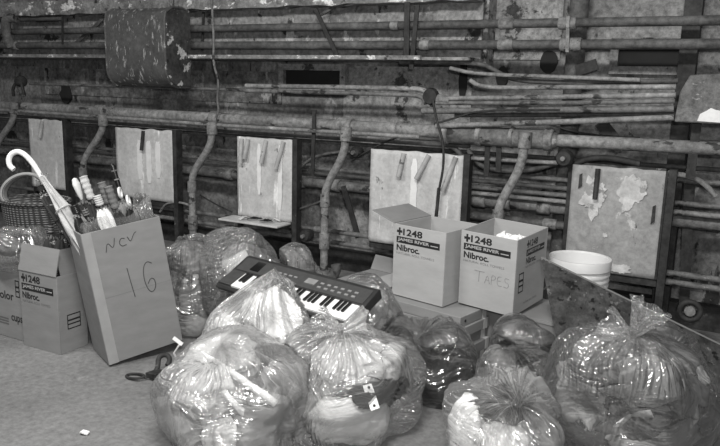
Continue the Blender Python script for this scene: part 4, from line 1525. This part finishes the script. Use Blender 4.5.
mxt = Matrix.Translation(tagp) @ Matrix((RR, UU, -fw)).transposed().to_4x4() @ Matrix.Rotation(.28, 4, 'Z') @ Matrix.Rotation(-.35, 4, 'X')
t = thing('hang_tag', 'white perforated tag stuck inside the large centre bag', 'tag', tagp)
obj('card', B().prism([mxt @ V(p) for p in ((-.014, -.052, 0), (.022, -.05, 0), (.02, .0, 0), (.016, .05, 0), (-.02, .052, 0), (-.018, 0, 0))], mxt.to_3x3() @ V((0, 0, .003))), 'plastic_white', t)
for q in ((0.002, .038), (.004, -.036)):
    obj('hole', B().lathe([(.0001, .0032), (.006, .0033), (.006, .0045), (.0001, .0046)], 10, mxt @ Matrix.Translation((q[0], q[1], 0))), 'ink', t)
pipe('wire_loop', 'thin dark wire loop above the perforated tag', wl_, .0022, 'dark', 'wire', sm=2, n=6)
# --- puckered front bag
bag('front bag with a puckered face and white cloth, between tag bag and knotted bag', 514, 394, 2.68, 112, FILM_MILKY, 61, neck=at(519, 408, 2.46), group=G, pleat=17, ry=.24)
lump('towel_bundle', 'white cloth at the edge of the puckered bag facing the bare floor', at(466, 430, 2.68), (.075, .11, .14), 62, 'cl_white', .2, 'towel')
lump('garment', 'dark hollow garment under the pucker of the puckered bag', at(500, 402, 2.62), (.11, .10, .07), 64, 'cl_dark', .3)
lump('garment', 'pale cloth low in the front of the puckered bag', at(505, 442, 2.58), (.11, .09, .08), 63, 'cl_pale', .25, 'cloth')
lump('garment', 'grey garment filling the back of the puckered bag', at(545, 430, 2.70), (.10, .12, .13), 65, 'cl_grey', .3)
# --- knotted bag
nk = at(632, 336, 2.74)
bag('huge knotted clear bag of folded grey garments beneath the leaning board', 636, 318, 2.9, 160, FILM_CLEAR, 71, neck=nk, group=G, tails=[(at(653, 309, 2.71), .062, .4), (at(605, 322, 2.76), .05, .5)], pleat=16, ry=.31, res=(190, 120))
hem = [under(*p, .012) for p in ((608, 440), (616, 428), (628, 419), (642, 415), (652, 414))]
ball = under(700, 376, .04)
gm = [
    ('folded grey garment at the top of the knotted bag, under its knot', (603, 358), 2.80, (.13, .10, .08), 'cl_mid', .3),
    ('folded flat garment high in the knotted bag, below the leaning board', (668, 350), 2.88, (.19, .13, .07), 'cl_grey', -.2),
    ('broad folded garment across the middle of the knotted bag', (640, 382), 2.70, (.17, .09, .085), 'cl_grey', .1),
    ('folded grey garment at the outer side of the knotted bag', (688, 388), 2.78, (.11, .12, .10), 'cl_grey', .5),
    ('folded garment bulging towards the small bag in the knotted bag', (582, 392), 2.86, (.11, .13, .12), 'cl_grey', -.4),
    ('mid grey folded garment low in the knotted bag above the pale hem', (618, 415), 2.76, (.17, .12, .075), 'cl_mid', .2),
    ('grey folded garment at the bottom of the knotted bag', (655, 438), 2.72, (.19, .12, .085), 'cl_grey', 0),
    ('mid grey folded garment in the bottom corner of the knotted bag', (698, 432), 2.84, (.12, .15, .13), 'cl_mid', 0),
    ('dark folded garment deep in the middle of the knotted bag', (635, 392), 2.98, (.18, .14, .12), 'cl_dark', 0),
]
lump('cloth_ball', 'small white cloth ball at the outer side of the knotted bag', ball, (.045, .04, .042), 95, 'cl_white', .2, 'cloth')
for i, (lab, p, tt, rad, mt, yw) in enumerate(gm):
    lump('folded_garment', lab, at(p[0], p[1], tt), rad, 80 + i, mt, .26, e=.72, yaw=YAW + yw, group='garments in the knotted bag')
strip('pale_hem', 'pale hem strip curling at the bottom of the knotted bag', hem, .035, 'cl_pale', 'cloth')
# --- pointed bag in front of the keyboard
bag('milky plastic bag with a pointed top in front of the keyboard', 261, 290, 3.42, 122, FILM_MILKY, 3, neck=at(275, 267, 3.34), group=G, pleat=11, knot=.03)
lump('towel_bundle', 'large bright white towel bundle in the pointed milky bag', at(274, 312, 3.28), (.155, .12, .125), 5, 'cl_white', .2, 'towel')
lump('towel_bundle', 'small pale bundle at the side of the pointed milky bag', at(225, 334, 3.36), (.085, .09, .08), 9, 'cl_white', .25, 'towel')
lump('garment', 'dark garment under the white towel in the pointed milky bag', at(262, 356, 3.36), (.17, .13, .10), 15, 'cl_mid', .3)
lump('garment', 'dark garment beside the white towel in the pointed milky bag', at(308, 318, 3.48), (.09, .10, .14), 16, 'cl_dark', .3)
lump('garment', 'grey garment low at the back of the pointed milky bag', at(230, 362, 3.5), (.15, .12, .12), 17, 'cl_grey', .3)
# --- dark-filled bag by the flat cartons
bag('dark-filled clear bag in front of the flat carton stack', 436, 308, 3.40, 90, FILM_CLEAR, 45, lean=(-12, 0), neck=at(414, 343, 3.16), group=G, pleat=15)
lump('garment', 'black garment filling the lower half of the dark-filled bag', at(436, 372, 3.40), (.19, .17, .13), 46, 'cl_dark', .28)
lump('garment', 'dark grey garment in the top of the dark-filled bag', at(428, 332, 3.44), (.17, .15, .11), 47, 'cl_mid', .3)
# --- bags under the plank
bag('small clear bag with bright creases before the low grey carton', 518, 336, 3.2, 84, FILM, 51, neck=at(503, 350, 3.06), group=G, pleat=12)
lump('garment', 'patterned dark garment in the small clear bag near its far side', at(544, 362, 3.12), (.07, .07, .08), 53, 'cl_print', .25)
lump('garment', 'grey garment in the small clear bag beside the knotted bag', at(516, 366, 3.24), (.14, .13, .12), 52, 'cl_grey', .3)
bag('clear bag with a dark flat top between small bag and low carton', 528, 325, 3.44, 68, FILM_CLEAR, 55, group=G, res=(120, 80))
lump('garment', 'flat dark garment on top of the bag behind the small clear bag', at(530, 332, 3.52), (.16, .14, .06), 56, 'cl_mid', .18)
lump('garment', 'lower dark garment in the bag behind the small clear bag', at(526, 356, 3.54), (.16, .14, .09), 57, 'cl_dark', .25)
# --- bags along the wall
GB = 'clear bags along the wall'
bag('tall clear bag of bottles between the tall box and the keyboard', 194, 223, 4.2, 60, FILM, 101, group=GB, neck=at(180, 238, 4.05), res=(130, 90))
for i, (p, h_) in enumerate((((185, 296), .2), ((196, 293), .22), ((206, 302), .17))):
    c = under(p[0], p[1], .06)
    t = thing('plastic_bottle', ('pale plastic bottle in the tall bottle bag, next to the tall box', 'tallest pale plastic bottle, mid way in the tall bottle bag', 'short pale plastic bottle in the bottle bag, facing the keyboard')[i], 'bottle', c - V((0, 0, h_ / 2)), 'bottles in the tall bag')
    mxc = Matrix.Translation(c - V((0, 0, h_ / 2)))
    obj('body', B().lathe([(0, 0), (.033, 0), (.036, .01), (.036, h_ * .68), (.015, h_ * .86), (.015, h_ * .92), (0, h_ * .92)], 18, mxc, cap=False), 'cl_grey', t)
    obj('cap', B().lathe([(0, h_ * .92), (.018, h_ * .92), (.018, h_), (0, h_)], 14, mxc, cap=False), 'cl_pale', t)
    add_solid(t, INSIDE)
lump('garment', 'grey bundle in the upper part of the tall bottle bag', at(190, 258, 4.22), (.14, .12, .10), 102, 'cl_grey', .25)
lump('garment', 'pale bundle at the bottom of the tall bottle bag', at(196, 322, 4.25), (.13, .13, .10), 103, 'cl_pale', .25)
lump('garment', 'dark bundle behind the bottles in the tall bottle bag', at(196, 290, 4.32), (.13, .09, .12), 104, 'cl_mid', .25)
bag('clear bag with a white paper behind the end of the keyboard', 244, 230, 4.12, 78, FILM, 111, group=GB, neck=at(262, 236, 4.0), res=(130, 90), pleat=10)
cpp = under(236, 261, .03)
lump('garment', 'grey bundle behind the white paper in its bag', at(247, 268, 4.22), (.17, .12, .14), 112, 'cl_grey', .25)
lump('garment', 'dark bundle at the bottom of the white paper bag', at(240, 312, 4.1), (.18, .14, .13), 113, 'cl_dark', .25)
mxp = Matrix.Translation(cpp) @ Matrix((RR, UU, -fw)).transposed().to_4x4() @ Matrix.Rotation(.55, 4, 'Z') @ Matrix.Rotation(-.5, 4, 'X')
b = B().grid(lambda u_, v_: mxp @ V(((u_ - .5) * .15, (v_ - .5) * .085, .01 * math.sin(3 * u_ + 2 * v_))), 8, 6)
o = obj('paper_sheet', b, 'cl_white')
md = o.modifiers.new('thickness', 'SOLIDIFY')
md.thickness = .003
tag(o, 'bright white paper showing in the bag by the keyboard end', 'paper')
bag('small rounded clear bag behind the keyboard, below the panel with debris', 294, 243, 4.22, 48, FILM, 121, group=GB, res=(120, 80))
lump('garment', 'grey bundle inside the small rounded bag behind the keyboard', at(294, 266, 4.24), (.12, .11, .11), 122, 'cl_grey', .25)
lump('garment', 'dark lower bundle inside the small rounded bag behind the keyboard', at(294, 300, 4.24), (.12, .12, .11), 123, 'cl_mid', .25)
bag('clear bag between the keyboard end and the wide carton', 364, 273, 3.58, 62, FILM, 131, group=G, res=(120, 80))
lump('garment', 'light grey bundle in the bag between keyboard and wide carton', at(364, 308, 3.58), (.12, .11, .11), 132, 'cl_grey', .25)
lump('garment', 'mid grey bundle at the bottom of the bag by the wide carton', at(364, 350, 3.58), (.13, .12, .11), 133, 'cl_mid', .25)
bag('crumpled clear bag lying on the cup carton before the basket', 14, 226, 4.05, 62, FILM, 141, z0=.402, group=GB, res=(120, 80), ry=.12, neck=at(34, 236, 3.92))
lump('garment', 'dark grey contents of the bag lying on the cup carton', at(8, 246, 4.07), (.11, .06, .05), 142, 'cl_mid', .25)

# ------------------------------------------------------------------ small things on the floor
c = onZ(146, 376, .012)
t = thing('metal_clasp', 'dark clasp with an open ring on the floor by the tall box', 'clasp', c)
rg = [c + V((-.045 + .055 * math.cos(a), -.03 + .03 * math.sin(a), .0 + .006 * math.cos(a))) for a in [2 * PI * k / 24 for k in range(24)]]
obj('ring', B().tube(rg, .007, 8, closed=True), 'dark', t)
obj('hook', B().tube(smooth([c + V((.02, .02, .0)), c + V((.035, .05, .03)), c + V((.0, .09, .075)), c + V((.03, .12, .085)), c + V((.075, .10, .07)), c + V((.08, .07, .05))], 2), .013, 10), 'dark', t)
obj('plate', B().prism([c + V(p) for p in ((.015, -.02, 0), (.075, -.01, 0), (.085, .05, 0), (.03, .06, 0))], (0, 0, .03)), 'dark', t, bevel=.004)
c = at(178, 341, 3.45)
mxw = Matrix.Translation(c) @ Matrix((RR, UU, -fw)).transposed().to_4x4() @ Matrix.Rotation(-.65, 4, 'Z')
t = thing('white_card', 'small white folded card sticking up behind the strap bag', 'card', c)
obj('leaf', B().box((-.028, -.009, 0), (.028, .009, .004), mxw), 'plastic_white', t)
obj('stalk', B().tube([mxw @ V((.017, -.009, .002)), mxw @ V((.02, -.06, 0)), V((c.x + .03, c.y + .05, .004))], .005, 8), 'cl_pale', t)
c = onZ(85, 434, 0)
b = B().prism([c + V(p) for p in ((-.02, -.012, .001), (.0, -.02, .012), (.022, -.008, .003), (.018, .01, .008), (-.004, .016, .002), (-.02, .008, .006))], (0, 0, .006))
tag(obj('paper_scrap', b, 'cl_white'), 'tiny white paper scrap alone on the bare floor', 'paper')

# ------------------------------------------------------------------ light
w = bpy.data.worlds.new('world')
S.world = w
w.use_nodes = True
w.node_tree.nodes['Background'].inputs[0].default_value = (.5, .5, .5, 1)
w.node_tree.nodes['Background'].inputs[1].default_value = .30


def area(name, loc, tgt, sx, sy, power):
    l = bpy.data.lights.new(name, 'AREA')
    l.shape, l.size, l.size_y, l.energy = 'RECTANGLE', sx, sy, power
    l.color = (1.0, .99, .966)
    o = bpy.data.objects.new(name, l)
    COL.objects.link(o)
    o.location = loc
    o.rotation_euler = (V(tgt) - V(loc)).to_track_quat('-Z', 'Y').to_euler()
    return o


area('ceiling_tube', (-.9, -3.6, 3.3), (-1.4, -1.6, 0), 1.3, .25, 92)
area('ceiling_tube', (-3.6, -3.4, 3.3), (-3.0, -1.5, 0), 1.3, .25, 54)
fl = area('camera_flash', (.12, -4.55, 1.72), (-1.7, -1.4, .5), .12, .08, 38)

S.view_settings.view_transform = 'Standard'
S.view_settings.look = 'None'
S.view_settings.gamma = 1.0
S.view_settings.exposure = 0.30
S.view_settings.use_curve_mapping = False
try:
    S.cycles.transparent_max_bounces = 32
except Exception:
    pass
